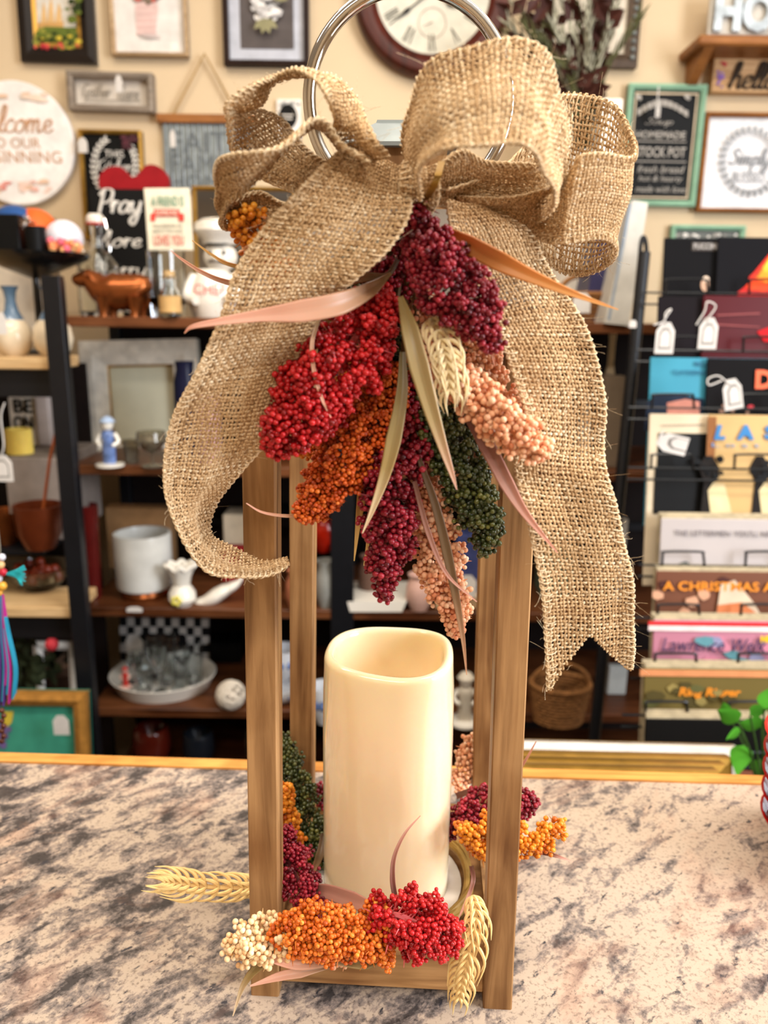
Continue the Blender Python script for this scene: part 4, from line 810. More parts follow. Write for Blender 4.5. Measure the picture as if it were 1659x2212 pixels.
def bottle(name, label, px, yt, Y, w_, m, neck=.35, z=Z1, yb=None, extra=None):
    q = P(px, 700 if yb is None else yb, Y); q[2] = z; k = ppm(q); h = hz(px, yt, Y)-z; r = w_/k/2
    t = thing(name, label, 'bottle', q); MB().lathe([(r*.95, 0), (r, h*.04), (r, h*.5), (r*.9, h*.58), (r*neck, h*.75), (r*neck, h*.93), (r*neck*1.15, h*.95), (r*neck*1.15, h), (r*neck*.8, h), (r*neck*.75, h*.75), (r*.82, h*.56), (r*.9, h*.48), (r*.9, h*.06), (.0001, h*.05)], q, 28).build('glass', m, t)
    return t, q, k, h, r
t, q, k, h, r = bottle('swing_top_bottle', 'clear swing top glass bottle with red washer behind the copper cow', 222, 486, 1.80, 92, M_glass, .26)
MB().cyl(q+[0, 0, h], q+[0, 0, h+.004], r*.42).build('rubber_washer', C_('b03028', .4), t); MB().lathe([(r*.4, 0), (r*.42, .01), (r*.3, .018), (.0001, .02)], q+np.array([0, 0, h+.004]), 20).build('stopper', M_cer, t)
mb = MB(); 
for s_ in (-1, 1): mb.tube(crom([q+[s_*r*.42, 0, h+.012], q+[s_*r*.55, -.004, h*.9], q+[s_*r*.62, -.006, h*.72], q+[s_*r*.4, -.01, h*.70]], 5), .0014, 6)
mb.build('wire_bail', M_chrome, t)
t, q, k, h, r = bottle('apothecary_jar', 'little clear jar with cork stopper and tan paper label below the friend sign', 370, 596, 1.66, 46, M_glass, .6)
MB().cyl(q+[0, 0, h*.96], q+[0, 0, h*1.12], r*.5, r*.58).build('cork', C_('c9a878', .8), t); MB().lathe([(r*1.01, h*.12), (r*1.01, h*.52)], q, 28).build('paper_label', C_('c9a26a', .7), t)
# copper cow: body lofted along x
q = onZ1(255, 1.68); k = ppm(q); cow = thing('cow_figurine', 'shiny copper coloured cow figurine facing left on the top shelf', 'figurine', q)
def zz(y): return hz(255, y, 1.68)
def xx(x): return P(x, 650, 1.68)[0]
mb = MB(); S = [(160, 607, 5), (166, 606, 11), (180, 605, 15), (192, 603, 19), (206, 612, 24), (222, 624, 31), (245, 630, 37), (268, 630, 36), (290, 628, 34), (306, 626, 31), (315, 630, 24), (319, 634, 10)]
sp = crom([(x, y, r) for x, y, r in S], 4); pth = [np.array([xx(x), 1.68, zz(y)]) for x, y, r in sp]; mb.tube(pth, [max(r, 1)*.86/k for x, y, r in sp], 20, flat=1.22)
mb.build('body', mat('copper', '8a4c24', .27, .75, .2, 30), cow); Mcu = MT['copper']
for x, y in ((232, -.018), (240, .018), (298, -.018), (306, .018)):
    MB().tube([(xx(x), 1.68+y, zz(640)), (xx(x-2), 1.68+y, zz(662)), (xx(x-3), 1.68+y, zz(675)), (xx(x-4), 1.68+y, Z1)], [19/k, 12/k, 9/k, 10/k], 12).build('leg', Mcu, cow)
for s_ in (-1, 1):
    MB().tube(crom([(xx(190), 1.68+s_*.008, zz(592)), (xx(188), 1.68+s_*.026, zz(583)), (xx(180), 1.68+s_*.032, zz(572))], 5), list(np.linspace(3.2, .8, 11)/k), 8).build('horn', C_('3a2a20', .4), cow)
    MB().sph((xx(198), 1.68+s_*.022, zz(596)), 6/k, 10, sc=(1, 1.6, .6)).build('ear', Mcu, cow)
MB().tube([(xx(317), 1.68, zz(615)), (xx(322), 1.68, zz(640)), (xx(319), 1.68, zz(662))], [2.5/k, 2/k, 3/k], 8).build('tail', Mcu, cow)
# chef jar
q = onZ1(465, 1.74); k = ppm(q); ch = thing('chef_cookie_jar', 'white ceramic chef shaped cookie jar with red CHEF lettering', 'cookie jar', q)
zq = lambda y: hz(465, y, 1.74)-Z1; xq = lambda x: P(x, 600, 1.74)[0]
MB().lathe([(44/k, 0), (54/k, zq(660)), (56/k, zq(640)), (48/k, zq(615)), (36/k, zq(590)), (30/k, zq(582))], q, 32).build('body', M_cer, ch)
MB().sph((xq(478), q[1], Z1+zq(556)), 36/k, 24, sc=(1, .95, .85)).build('head', M_cer, ch)
MB().lathe([(34/k, zq(528)), (36/k, zq(520)), (44/k, zq(512)), (52/k, zq(500)), (50/k, zq(484)), (34/k, zq(474)), (.001, zq(470))], (xq(476), q[1], Z1), 28).build('chef_hat', M_cer, ch)
mb = MB(); 
for x in (462, 492): mb.sph((xq(x), q[1]-33/k, Z1+zq(548)), 4/k, 10)
mb.box((xq(456), q[1]-36/k, Z1+zq(532)), (xq(500), q[1]-30/k, Z1+zq(528))); mb.build('eyes_and_hat_band', BLK, ch)
MB().sph((xq(476), q[1]-36/k, Z1+zq(560)), 7/k, 12).build('nose', M_cer, ch); MB().tube(crom([(xq(458), q[1]-32/k, Z1+zq(568)), (xq(476), q[1]-37/k, Z1+zq(565)), (xq(494), q[1]-32/k, Z1+zq(568))], 4), 3/k, 8).build('moustache', C_('5a5048'), ch)
for x, s_ in ((420, -1), (520, 1)): MB().tube(crom([(xq(465+s_*40), q[1]-.01, Z1+zq(600)), (xq(465+s_*56), q[1]-.03, Z1+zq(640)), (xq(465+s_*30), q[1]-.055, Z1+zq(650))], 5), list(np.linspace(15, 10, 11)/k), 12).build('arm', M_cer, ch)
p2 = Panel.__new__(Panel); p2.root = ch; p2.R = np.eye(3); p2.O = np.array(q); p2.text('CHEF', (432, 616, 500, 638), C_('c9605a', .5), -55/k-.003, 'red_lettering')
# glass framed mirror leaning behind the chef jar
p = Panel('standing_mirror', 'mirror with narrow gold edge behind the chef cookie jar', 'mirror', (420, 404, 640, 690), 1.97, lean=radians(3)); p.board('mirror_glass', mat('mirror', '9a9ca4', .06, 1, 0)); p.frame(.009, GOLD, -.01)
# dried foliage in vase
q = onZ1(1235, 1.88); k = ppm(q); zt = hz(1235, 330, 1.88)
fv = thing('vase', 'white vase of dried foliage hidden behind the right bow loops', 'vase', q); MB().lathe([(30/k, 0), (52/k, .12), (50/k, .2), (26/k, zt-Z1-.04), (34/k, zt-Z1), (30/k, zt-Z1), (22/k, zt-Z1-.04), (.001, .05)], q, 28).build('body', M_cer, fv)
df = thing('dried_foliage', 'bundle of dried russet leaves and dark twigs rising behind the bow', 'dried plant', (q[0], q[1], zt-.03))
g = _r.Random(4); mbt = MB(); mbl = MB(); mbb = MB(); mbf = MB()
for i in range(30):
    tx = g.choice([g.uniform(1100, 1180), g.uniform(1180, 1300), g.uniform(1280, 1420)]); ty = g.uniform(-40, 60) if tx > 1180 else g.uniform(0, 110); Yt = 1.88+g.uniform(-.08, .08)
    a = np.array([q[0]+g.uniform(-.015, .015), q[1], zt-.02]); e = P(tx, ty, Yt); m_ = (a+e)/2+np.array([(q[0]-e[0])*.25, 0, .02]); pp = crom([a, m_, e], 8)
    kind = i % 3; mbt.tube(pp, list(np.linspace(.003, .0012, len(pp))), 6)
    for j in range(5, len(pp)):
        for s_ in (-1, 1):
            c = pp[j]; tn_ = pp[j]-pp[j-1]; tn_ /= np.linalg.norm(tn_); d = np.array([g.uniform(.4, 1)*s_, g.uniform(-.6, .6), g.uniform(.1, .9)])*(1 if kind == 0 else .5)+(0 if kind == 0 else 1)*tn_; d /= np.linalg.norm(d)
            if kind == 0:
                if g.random() < .55: continue
                l = g.uniform(.03, .055); n_ = np.cross(d, (g.random(), 1, .3)); n_ /= np.linalg.norm(n_)
                up = np.cross(d, n_)*.004; w_ = l*.32; mbl.add([c, c+d*l*.45+n_*w_+up, c+d*l, c+d*l*.45-n_*w_+up, c+d*l*.5-up], [(0, 1, 4), (1, 2, 4), (2, 3, 4), (3, 0, 4)])
            else: (mbb if kind == 1 else mbf).tube([c, c+d*.018, c+d*.034], [.0022, .0026, .0004], 5)
mbt.build('twigs', C_('3f3a26', .7), df); mbl.build('russet_leaves', mat('russet', '3f221b', .5, var=.4, scale=20), df); mbb.build('dark_green_leaves', mat('olive_dark', '4a4b2c', .6, var=.4, scale=20), df); mbf.build('frosted_sprigs', mat('frosted', '9c9a86', .6, var=.4, scale=60), df)
one('white_box', 'plain white gift box beside the foliage vase on the top shelf', 'box', MB().box((P(1288, 300, 1.85)[0], 1.82, Z1), (P(1332, 300, 1.85)[0], 1.9, hz(1310, 212, 1.82)), None, .003), WHT, smooth=False)
# right end of the top shelf: leaning books, basket
Ob = P(1345, 690, 1.66); bk = thing('large_book', 'large pale cloth book leaning on edge beside the record rack', 'book', (Ob[0], 1.7, Z1))
def quadprism(pts, Y0, Y1): return MB().prism([(P(x, y, Y0)[0], P(x, y, Y0)[2]) for x, y in pts], Y0, Y1)
quadprism([(1306, 698), (1358, 704), (1400, 438), (1366, 432)], 1.64, 1.90).build('cover', C_('c3bfb6', .6), bk, False); quadprism([(1312, 690), (1318, 692), (1366, 440), (1360, 440)], 1.6395, 1.65).build('spine_print', C_('8d97a2', .6), bk, False)
b2 = quadprism([(1262, 690), (1306, 694), (1352, 440), (1300, 434)], 1.72, 1.95); one('picture_book', 'dark blue picture book leaning behind the large pale book', 'book', b2, mat('bluebook', '3c3a5c', .35), smooth=False)
def basket(label, px, yb, yt, z, w_, seed=0, Y=None):
    Y = Y or G(px, yb, z)[1]; q = P(px, yb, Y); q[2] = z; k = ppm(q); h = hz(px, yt, Y)-z; r = w_/k/2; t = thing('wicker_basket', label, 'basket', q); mb = MB(); nr = max(5, int(h/.007))
    for i in range(nr):
        f_ = i/(nr-1); rr = r*(.78+.22*f_)
        mb.tube([q+np.array([cos(a)*(rr+.0015*(-1)**(j+i)), sin(a)*(rr+.0015*(-1)**(j+i))*.8, .004+f_*h]) for j, a in enumerate(np.linspace(0, 2*pi, 48, endpoint=False))], h/nr*.55, 6, closed=True)
    mb.build('woven_body', mat('wicker', '8a5f38', .7, var=.35, scale=90), t)
    MB().tube([q+np.array([cos(a)*r, sin(a)*r*.8, h+.003]) for a in np.linspace(0, 2*pi, 40, endpoint=False)], .006, 8, closed=True).build('rim', MT['wicker'], t)
    MB().tube([q+np.array([cos(a)*r*.98, 0, h+sin(a)*r*.75]) for a in np.linspace(0, pi, 20)], .0055, 8).build('handle', MT['wicker'], t); MB().lathe([(r*.76, .002), (.001, .003)], q, 24, sy=.8).build('base', MT['wicker'], t); return t
basket('wicker basket at the right end of the top shelf', 1262, 690, 640, Z1, 120, Y=1.76)
price_tag('white tag on the wicker basket of the top shelf', 1255, 676, 1.64, 38, 42)
price_tag('small white sticker tag on the black rack rail', 1366, 708, 1.40, 16, 16)
# --- second shelf
p = Panel('textured_mirror', 'mirror in a wide rough white plaster frame leaning on the second shelf', 'mirror', (188, 735, 436, 1008), 1.91, lean=radians(5), roll=radians(-2))
p.board('mirror_glass', mat('mirror_painted_reflection', 'e2dfc4', .35, .15, .03)); p.frame(.058, mat('rough_plaster', 'ece4d4', .8, var=.15, scale=45, bump=1), -.03)  # cream base colour paints in the bright reflection of the mirror
p.out(MB().add(*(lambda a, b, h: ([(a+.058, -.005, .058), (b-.058, -.005, .058), (b-.058, -.005, h-.058), (a+.058, -.005, h-.058), (a+.063, -.006, .063), (b-.063, -.006, .063), (b-.063, -.006, h-.063), (a+.063, -.006, h-.063)], [(0, 1, 5, 4), (1, 2, 6, 5), (2, 3, 7, 6), (3, 0, 4, 7)]))(p.w0, p.w1, p.h)), 'gilt_line', GOLD)
def figur(label, px, yb, yt, z, m1, m2, hat=False, group=None, Y=None):
    Y = Y or G(px, yb, z)[1]; q = P(px, yb, Y); q[2] = z; k = ppm(q); h = hz(px, yt, Y)-z; t = thing('porcelain_figurine', label, 'figurine', q, group)
    MB().lathe([(h*.28, 0), (h*.28, h*.04), (h*.1, h*.06)], q, 24).build('base', m1, t)
    MB().lathe([(h*.1, h*.05), (h*.13, h*.2), (h*.13, h*.38), (h*.11, h*.5), (h*.15, h*.6), (h*.12, h*.68), (h*.05, h*.72)], q, 20, sy=.8).build('body', m2, t)
    for s_ in (-1, 1): MB().tube(crom([q+[s_*h*.13, 0, h*.64], q+[s_*h*.21, -h*.04, h*.5], q+[s_*h*.12, -h*.14, h*.42]], 4), list(np.linspace(.05, .035, 9)*h), 10).build('arm', m1, t)
    for s_ in (-1, 1): MB().tube([q+[s_*h*.06, 0, h*.25], q+[s_*h*.07, -h*.02, h*.05]], [h*.07, h*.055], 10).build('leg', m2, t)
    MB().sph(q+[0, 0, h*.82], h*.12, 16, sc=(1, 1, 1.1)).build('head', m1, t)
    MB().lathe([(h*.16, h*.88), (h*.14, h*.9), (h*.1, h*.96), (.001, h)], q, 16).build('hat' if hat else 'hair', m2 if hat else C_('9fb2cc', .2), t); return t
BLU = mat('cobalt_glaze', '6880b4', .15, var=.5, scale=60, coat=.4)
figur('blue and white porcelain child figurine on the second shelf', 238, 1006, 898, Z2, M_cer, BLU)
def glass(label, px, yb, yt, z, w_, group=None, stem=False, m=None, name='drinking_glass', cat='glass', Y=None):
    Y = Y or G(px, yb, z)[1]; q = P(px, yb, Y); q[2] = z; k = ppm(q); h = hz(px, yt, Y)-z; r = w_/k/2
    pr = [(r*.7, 0), (r*.7, h*.03), (r*.12, h*.08), (r*.1, h*.4), (r*.6, h*.5), (r, h*.75), (r*.92, h), (r*.86, h), (r*.92, h*.76), (r*.5, h*.52), (.001, h*.46)] if stem else [(r*.75, 0), (r*.9, h*.5), (r, h), (r*.93, h), (r*.83, h*.5), (r*.68, h*.08), (.001, h*.07)]
    return one(name, label, cat, MB().lathe(pr, q, 24), m or M_glass, q, group)
glass('pale glass footed dish right of the porcelain child', 330, 1008, 932, Z2, 66, stem=True, m=M_dglass, name='footed_dish', cat='dish')
glass('small pale glass bell between figurine and footed dish', 285, 1000, 950, Z2, 36, m=M_dglass, name='glass_bell', cat='bell')
vas('blue_jar', 'dark blue ceramic jar behind the left ribbon tail', 'jar', 408, 1000, 780, [(22, 0), (26, .3), (24, .8), (18, .92), (20, 1)], mat('navy_glaze', '14162c', .3), Z2)
for i, (px, yb, yt, w_, m, l) in enumerate([(1240, 1000, 730, 34, M_dglass, 'tall pale glass bottle on the second shelf right of the bow tail'), (1326, 992, 715, 32, mat('frosted_glass', 'e8dcc0', .3), 'tall frosted pale bottle beside the black rack rail'), (1280, 1000, 850, 36, M_cer, 'white ceramic bottle behind the edge of the bow tail')]): bottle('glass_bottle', l, px, yt, 1.80+.02*i, w_, m, .4, Z2)
vas('storage_tin', 'small pink tin near the blue jar on the second shelf', 'tin', 455, 1000, 850, [(26, 0), (26, 1), (2, 1.02)], C_('b08a84', .4), Z2)
for i, (px, yt, w_, m, l) in enumerate([(560, 880, 70, C_('4a2a20', .5), 'dark brown wooden box left of the lantern post on the second shelf'), (1190, 850, 60, C_('6a503c', .6), 'dull brown box at the right of the second shelf')]):
    q = P(px, 1000, 1.82); k = ppm(q); one('storage_box', l, 'box', MB().box((q[0]-w_/k/2, 1.78, Z2), (q[0]+w_/k/2, 1.9, hz(px, yt, 1.82)), None, .003), m, smooth=False)
boxpx('brown_box', 'grey brown box in front of the tall frosted bottle', 'box', 1300, 812, 1345, 992, Z2, .05, C_('7a6a58', .6), 1.70)
# --- third shelf
def on(px, yb, z): q = G(px, yb, z); return q, ppm(q)
q, k = on(298, 1304, Z3); q[1] += .06; crk = thing('marble_crock', 'white grey marbled utensil crock on a copper base', 'crock', q); zt = P(298, 1150, q[1])[2]-Z3; r = 60/ppm(q+[0, 0, .06])
M_marb = mat('marble', 'c9c8c2', .25, var=.22, scale=9)
MB().lathe([(r*.8, .018), (r*.97, .024), (r, .03), (r, zt-.004), (r*.985, zt), (r*.9, zt), (r*.88, zt-.006), (r*.88, .04), (.001, .036)], q, 48).build('body', M_marb, crk); MB().lathe([(r*.82, 0), (r*.86, .01), (r*.8, .018)], q, 40).build('copper_base', Mcu, crk)
price_tag('white tag lying against the copper base of the marble crock', 291, 1322, 1.64, 34, 12)
one('cardboard_box', 'flattened brown cardboard box behind the marble crock', 'box', MB().box((P(232, 1100, 1.95)[0], 1.93, Z3), (P(372, 1100, 1.95)[0], 1.98, hz(300, 1098, 1.93)), None, .002), C_('a67c52', .8), smooth=False)
q, k = on(395, 1306, Z3); pit = thing('ceramic_pitcher', 'small frilly white ceramic pitcher with painted yellow flower', 'pitcher', q); zh = P(390, 1218, q[1])[2]-Z3; r = 28/k
mb = MB(); n = 36; pr = [(r*.7, 0), (r*1.05, zh*.15), (r, zh*.32), (r*.62, zh*.5), (r*.75, zh*.7), (r*1.05, zh*.92)]; mb.lathe(pr, q, n); 
mb.tube([q+np.array([cos(a)*r*1.05*(1+.12*sin(8*a)), sin(a)*r*1.05, zh*.95+.004*sin(8*a)]) for a in np.linspace(0, 2*pi, 64, endpoint=False)], .004, 6, closed=True); mb.build('body', M_cer, pit)
mb = MB()
for a in range(5): mb.sph(q+np.array([-.2*r+.008*cos(a*1.26), -r*1.02, zh*.2+.008*sin(a*1.26)]), .005, 8, rings=6)
mb.build('yellow_flower', C_('d8cc5a', .4), pit)
q, k = on(470, 1300, Z3); one('spoon_rest', 'scalloped white ceramic spoon rest lying beside the pitcher', 'dish', MB().tube(crom([P(418, 1308, q[1])+[0, 0, .004], P(450, 1296, q[1]), P(480, 1278, q[1]), P(510, 1262, q[1]), P(526, 1244, q[1])], 6), [8/k, 12/k, 16/k, 17/k, 18/k, 20/k, 22/k, 24/k, 25/k, 26/k, 26/k, 25/k, 24/k, 23/k, 20/k, 18/k, 17/k, 16/k, 14/k, 12/k, 10/k, 9/k, 8/k, 6/k, 4/k], 16, flat=.6), M_cer, q)
boxpx('gift_box', 'red lidded box beneath the curled tail of the bow', 'box', 478, 1180, 540, 1262, Z3, .10, C_('a82a2c', .5), 1.84)
boxpx('cream_box', 'cream box stacked on the red lidded box', 'box', 482, 1112, 538, 1178, hz(510, 1180, 1.84)+.001, .08, C_('dccbb0', .6), 1.85)
glass('reddish glass candle jar at the left end of the third shelf', 200, 1290, 1090, Z3, 50, m=mat('red_glass', '8c2a26', .06, trans=.7), name='candle_jar', cat='jar')
q, k = on(815, 1322, Z3); pl = MB().hexa([tuple(P(756, 1322, q[1])+[0, 0, 0]), tuple(P(868, 1322, q[1])), tuple(P(868, 1322, q[1])+[.005, .1, 0]), tuple(P(756, 1322, q[1])+[-.005, .1, 0])]+[tuple(v) for v in (P(750, 1300, q[1]), P(878, 1300, q[1]), P(878, 1300, q[1])+[.008, .14, 0], P(750, 1300, q[1])+[-.008, .14, 0])]); one('serving_dish', 'rectangular white serving dish on the third shelf above the candle', 'dish', pl, M_cer, (q[0], q[1], Z3), smooth=False)
for i, (px, yb, yt, w_, m, l, nm) in enumerate([(640, 1316, 1230, 46, mat('terracotta', 'a8674a', .5), 'small terracotta pot seen between the left lantern posts', 'clay_pot'), (705, 1310, 1210, 50, mat('greyglaze', '8a8a84', .3), 'grey glazed jug right of the back left lantern post', 'jug'), (905, 1316, 1240, 60, mat('pinkshell', 'c9a294', .35), 'pinkish ceramic bowl behind the hanging peach berries', 'bowl'), (800, 1290, 1200, 56, mat('brown_glz', '6e5448', .3), 'brown glazed vase behind the maroon berries', 'vase')]):
    vas(nm, l, nm.split('_')[-1], px, yb, yt, [(w_*.3, 0), (w_*.5, .35), (w_*.46, .7), (w_*.34, .88), (w_*.42, 1), (w_*.36, 1), (w_*.3, .8), (1, .3)], m, Z3)
vas('glass_lamp', 'red glass lamp globe glowing dully between lantern posts', 'lamp', 700, 1190, 1100, [(16, 0), (34, .3), (36, .6), (22, .9), (12, 1)], mat('ruby_glass', 'b8200c', .15, var=.3), Y=1.9)
MB_ = MB().box((XM-.25, 1.86, -.075), (XM-.03, 1.99, -.068)); one('small_riser', 'thin dark riser board carrying the red glass lamp', 'riser', MB_.box((XM-.25, 1.86, Z3), (XM-.24, 1.99, -.075)).box((XM-.04, 1.86, Z3), (XM-.03, 1.99, -.075)), M_mtl, smooth=False)
boxpx('blue_box', 'blue printed box with white top behind the right lantern posts', 'box', 985, 1155, 1045, 1305, Z3, .07, mat('bluebox', '3c4470', .4, var=.4, scale=30))
price_tag('big white tag in front of the blue printed box', 1008, 1290, 1.64, 40, 50)
boxpx('tan_book', 'flat tan book lying at the right of the third shelf', 'book', 940, 1290, 1100, 1322, Z3, .15, C_('c2a27c', .6), 1.67)
boxpx('white_carton', 'white carton at the far right of the third shelf', 'box', 1312, 1120, 1350, 1300, Z3, .08, C_('c9c2b4', .6), 1.74)
boxpx('green_tin', 'muted green tin to the left of the white carton', 'tin', 1170, 1180, 1240, 1300, Z3, .08, C_('66705c', .5), 1.76)
# --- fourth shelf
p = Panel('checkered_board', 'black and white checkered board with dark plaque leaning on the fourth shelf', 'sign', (260, 1335, 452, 1520), 1.90, lean=radians(8))
p.board('board', C_('1a1a1c', .5)); mb = MB(); 
for i in range(12):
    for j in range(10):
        if (i+j) % 2 == 0: 
            sx, sz = (p.w1-p.w0)/12, p.h/10; mb.box((p.w0+i*sx, -.001, j*sz), (p.w0+(i+1)*sx, 0, (j+1)*sz))
p.out(mb, 'white_squares', C_('d5cfc8', .5)); p.rects([((306, 1368, 400, 1416), C_('141416'))], 'plaque', -.003); GD = C_('7a5a44'); p.text('BLESSED ARE', (318, 1374, 388, 1384), GD, -.005); p.text('THOSE WHO', (322, 1388, 384, 1398), GD, -.005); p.text('GATHER', (328, 1402, 380, 1411), GD, -.005)
price_tag('cream oval printed tag on the checkered board', 292, 1420, 1.84, 36, 54)
q = G(355, 1560, Z4); Yt = 1.77; kt = ppm(P(355, 1520, Yt)); q = np.array([P(355, 1500, Yt)[0], Yt, Z4]); rx = 112/kt
tr = thing('oval_tray', 'white oval enamel tray holding clear glasses on the fourth shelf', 'tray', q)
MB().lathe([(rx*.86, 0), (rx*.97, .028), (rx*1.0, .035), (rx*.985, .036), (rx*.95, .030), (rx*.84, .005), (.001, .004)], q, 56, sy=.88).build('body', M_cer, tr)
g = _r.Random(9); GLB = ['nearest the left rim', 'in the left front', 'in the middle front', 'at the right front', 'in the left back', 'in the middle', 'in the right back', 'nearest the right rim']
for i, (dx, dy) in enumerate([(-.55, .05), (-.28, -.38), (.05, -.45), (.38, -.35), (-.25, .3), (.08, .0), (.3, .38), (.58, .05)]):
    b = q+np.array([dx*rx, dy*rx*.85, .006]); h = .075+.025*(i % 3); r = .021+.003*(i % 2)
    pr = [(r*.8, 0), (r*.9, h*.5), (r, h), (r*.92, h), (r*.84, h*.5), (r*.7, h*.1), (.001, h*.09)] if i % 2 else [(r*.8, 0), (r*.8, h*.04), (r*.15, h*.1), (r*.13, h*.38), (r*.8, h*.55), (r, h*.8), (r*.9, h), (r*.82, h), (r*.9, h*.8), (.001, h*.48)]
    one('drinking_glass', 'clear glass %s of the white oval tray' % GLB[i] if 'rim' not in GLB[i] else 'clear glass %s of the oval tray' % GLB[i], 'glass', MB().lathe(pr, b, 24), M_glass, b, 'glasses on the oval tray')
figur('little red and white figurine standing in the tray beside the left rim', 272, 1480, 1440, Z4+.02, C_('d8b0a0', .3), C_('b8342c', .4), True, Y=1.72)
g = _r.Random(2); q, k = on(492, 1550, Z4); r = 34/k; c = q+np.array([0, .04, r]); mb = MB()
for i in range(20):
    ax = np.array([g.gauss(0, 1), g.gauss(0, 1), g.gauss(0, 1)]); ax /= np.linalg.norm(ax); u = np.cross(ax, (0, 0, 1)); u /= np.linalg.norm(u); v = np.cross(ax, u)
    mb.tube([c+(u*cos(a)+v*sin(a))*(r-.004) for a in np.linspace(0, 2*pi, 30, endpoint=False)], .0032, 7, closed=True)
one('twine_ball', 'openwork white twine ball to the right of the oval tray', 'ornament', mb, C_('cfc4b4', .6), c)
M_bw = mat('delft', 'd7dbe2', .15, var=.18, scale=22, coat=.4); 
def teapot(label, px, yb, yt, z, w_, group=None, Y=None):
    Y = Y or G(px, yb, z)[1]; q = P(px, yb, Y); q[2] = z; k = ppm(q); h = hz(px, yt, Y)-z; r = w_/k/2; t = thing('teacup', label, 'cup', q, group)
    MB().lathe([(r*.5, 0), (r*.55, h*.06), (r*.9, h*.35), (r, h*.7), (r*1.02, h), (r*.95, h), (r*.93, h*.7), (r*.8, h*.35), (.001, h*.12)], q, 30).build('bowl', M_bw, t)
    MB().tube([q+np.array([r*.95+.3*r*sin(a), 0, h*.55+h*.28*cos(a)]) for a in np.linspace(0, pi, 12)], .003, 8).build('handle', M_bw, t)
    mb = MB(); 
    for i in range(3): a = -pi/2+(i-1)*.5; mb.sph(q+np.array([cos(a)*r*.95, sin(a)*r*.95, h*.6]), h*.11, 10, sc=(1, .35, 1.3))
    mb.build('blue_motif', BLU, t)
for px, yb, yt, l in ((612, 1560, 1482, 'lower blue and white cup between the left lantern posts'), (612, 1478, 1400, 'upper blue and white cup between the left lantern posts')): teapot(l, px, yb, yt, Z4 if yb > 1500 else hz(612, 1478, 1.66), 70, 'blue and white cups', 1.70)
teapot('blue and white cup right behind the candle at the left', 700, 1560, 1480, Z4, 60, 'blue and white cups')
figur('white ceramic figurine to the right of the candle', 1003, 1560, 1450, Z4, M_cer, C_('c9bfae', .3), True)
basket('brown wicker basket with handle on the fourth shelf under the bow tail', 1205, 1556, 1478, Z4, 125)
boxpx('dark_case', 'black metal case behind the twine ball', 'box', 455, 1390, 520, 1450, Z4, .08, BLK, 1.9)
for i, (px, w_, yt, m, l) in enumerate([(330, 80, 1570, mat('oxblood', '5e1c10', .15), 'dark red glass bowl on the lowest shelf'), (430, 70, 1580, C_('20242c', .3), 'black pot beside the red glass bowl'), (560, 60, 1575, M_dglass, 'smoky glass jar on the lowest shelf'), (800, 90, 1575, mat('dkbr', '4a2c1c', .3), 'dark brown bowl on the lowest shelf behind the candle')]):
    vas('bowl' if i != 2 else 'jar', l, 'bowl' if i != 2 else 'jar', px, 1640, yt, [(w_*.3, 0), (w_*.5, .5), (w_*.45, .95), (w_*.4, 1), (w_*.42, .9), (1, .3)], m, Z5, Y=1.8)
boxpx('pale_photo_frame', 'pale grey framed photo beyond the wicker basket on the fourth shelf', 'picture frame', 1312, 1440, 1352, 1545, Z4, .02, C_('aeb0ac', .5), 1.75)
# --- left tan shelf unit
YL = 1.50; XE = P(128, 900, YL)[0]; ZA = hz(60, 772, YL+.01); ZB = hz(60, 1312, YL)
lu = thing('tan_shelf_unit', 'black framed shelf unit with light tan boards at the left edge', 'shelf unit', (XE-.3, YL+.2, FZ))
for z in (ZA, ZB): MB().box((XE-.8, YL, z-.022), (XE-.004, YL+.13, z), None, .002).box((XE-.8, YL+.13, z-.022), (XL-.075, YL+.35, z)).build('shelf_board', W_tan, lu, False)
for z in (ZA, ZB): MB().box((XE-.8, YL+.02, z-.075), (XE-.005, YL+.04, z-.023)).build('cross_bar', M_mtl, lu, False)
MB().box((XE-.8, YL+.36, FZ), (XL-.03, YL+.37, ZA-.03)).build('shade_back_panel', MT['shelf_shade_dark'], lu, False)  # added dark sheet, its colour carries the shade behind the tan boards
for y in (YL,): MB().box((XE-.008, y-.012, FZ), (XE+.026, y+.012, hz(120, 596, YL)), None, .001).build('post', M_mtl, lu, False)
def blue_vase(label, px, w_):
    q = P(px, 770, YL+.07); q[2] = ZA; k = ppm(q); r = w_/k/2; h = hz(px, 618, YL+.07)-ZA; t = thing('pottery_vase', label, 'vase', q, 'blue and cream pottery vases')
    MB().lathe([(r*.55, 0), (r*.85, h*.10), (r, h*.25), (r*.9, h*.42), (r*.62, h*.52)], q, 36).build('cream_body', C_('d9c9ae', .25, coat=.4), t)
    MB().lathe([(r*.62, h*.52), (r*.36, h*.66), (r*.27, h*.8), (r*.33, h*.92), (r*.48, h), (r*.42, h), (r*.25, h*.9), (r*.2, h*.7)], q, 36).build('blue_neck', C_('55708a', .25, coat=.4), t)
blue_vase('blue necked cream pottery vase at the very left edge', 34, 78); blue_vase('blue necked cream pottery vase beside the black post', 118, 84)
price_tag('white tag hung round the neck of the leftmost pottery vase', 6, 722, 1.46, 20, 46)
q = P(92, 770, YL+.2); q[2] = ZA; k = ppm(q); zt = hz(92, 548, YL+.2)-ZA; cs = thing('cake_stand', 'black pedestal cake stand loaded with wrapped party favours', 'cake stand', q)
MB().lathe([(.05, 0), (.045, .006), (.008, .012), (.007, zt-.05), (.02, zt-.045), (.06, zt-.03), (.105, zt-.01), (.112, zt), (.108, zt), (.06, zt-.008), (.001, zt-.008)], q, 40).build('pedestal', mat('black_gloss', '0d0d0e', .25), cs)
T0 = q+np.array([0, 0, zt-.006])
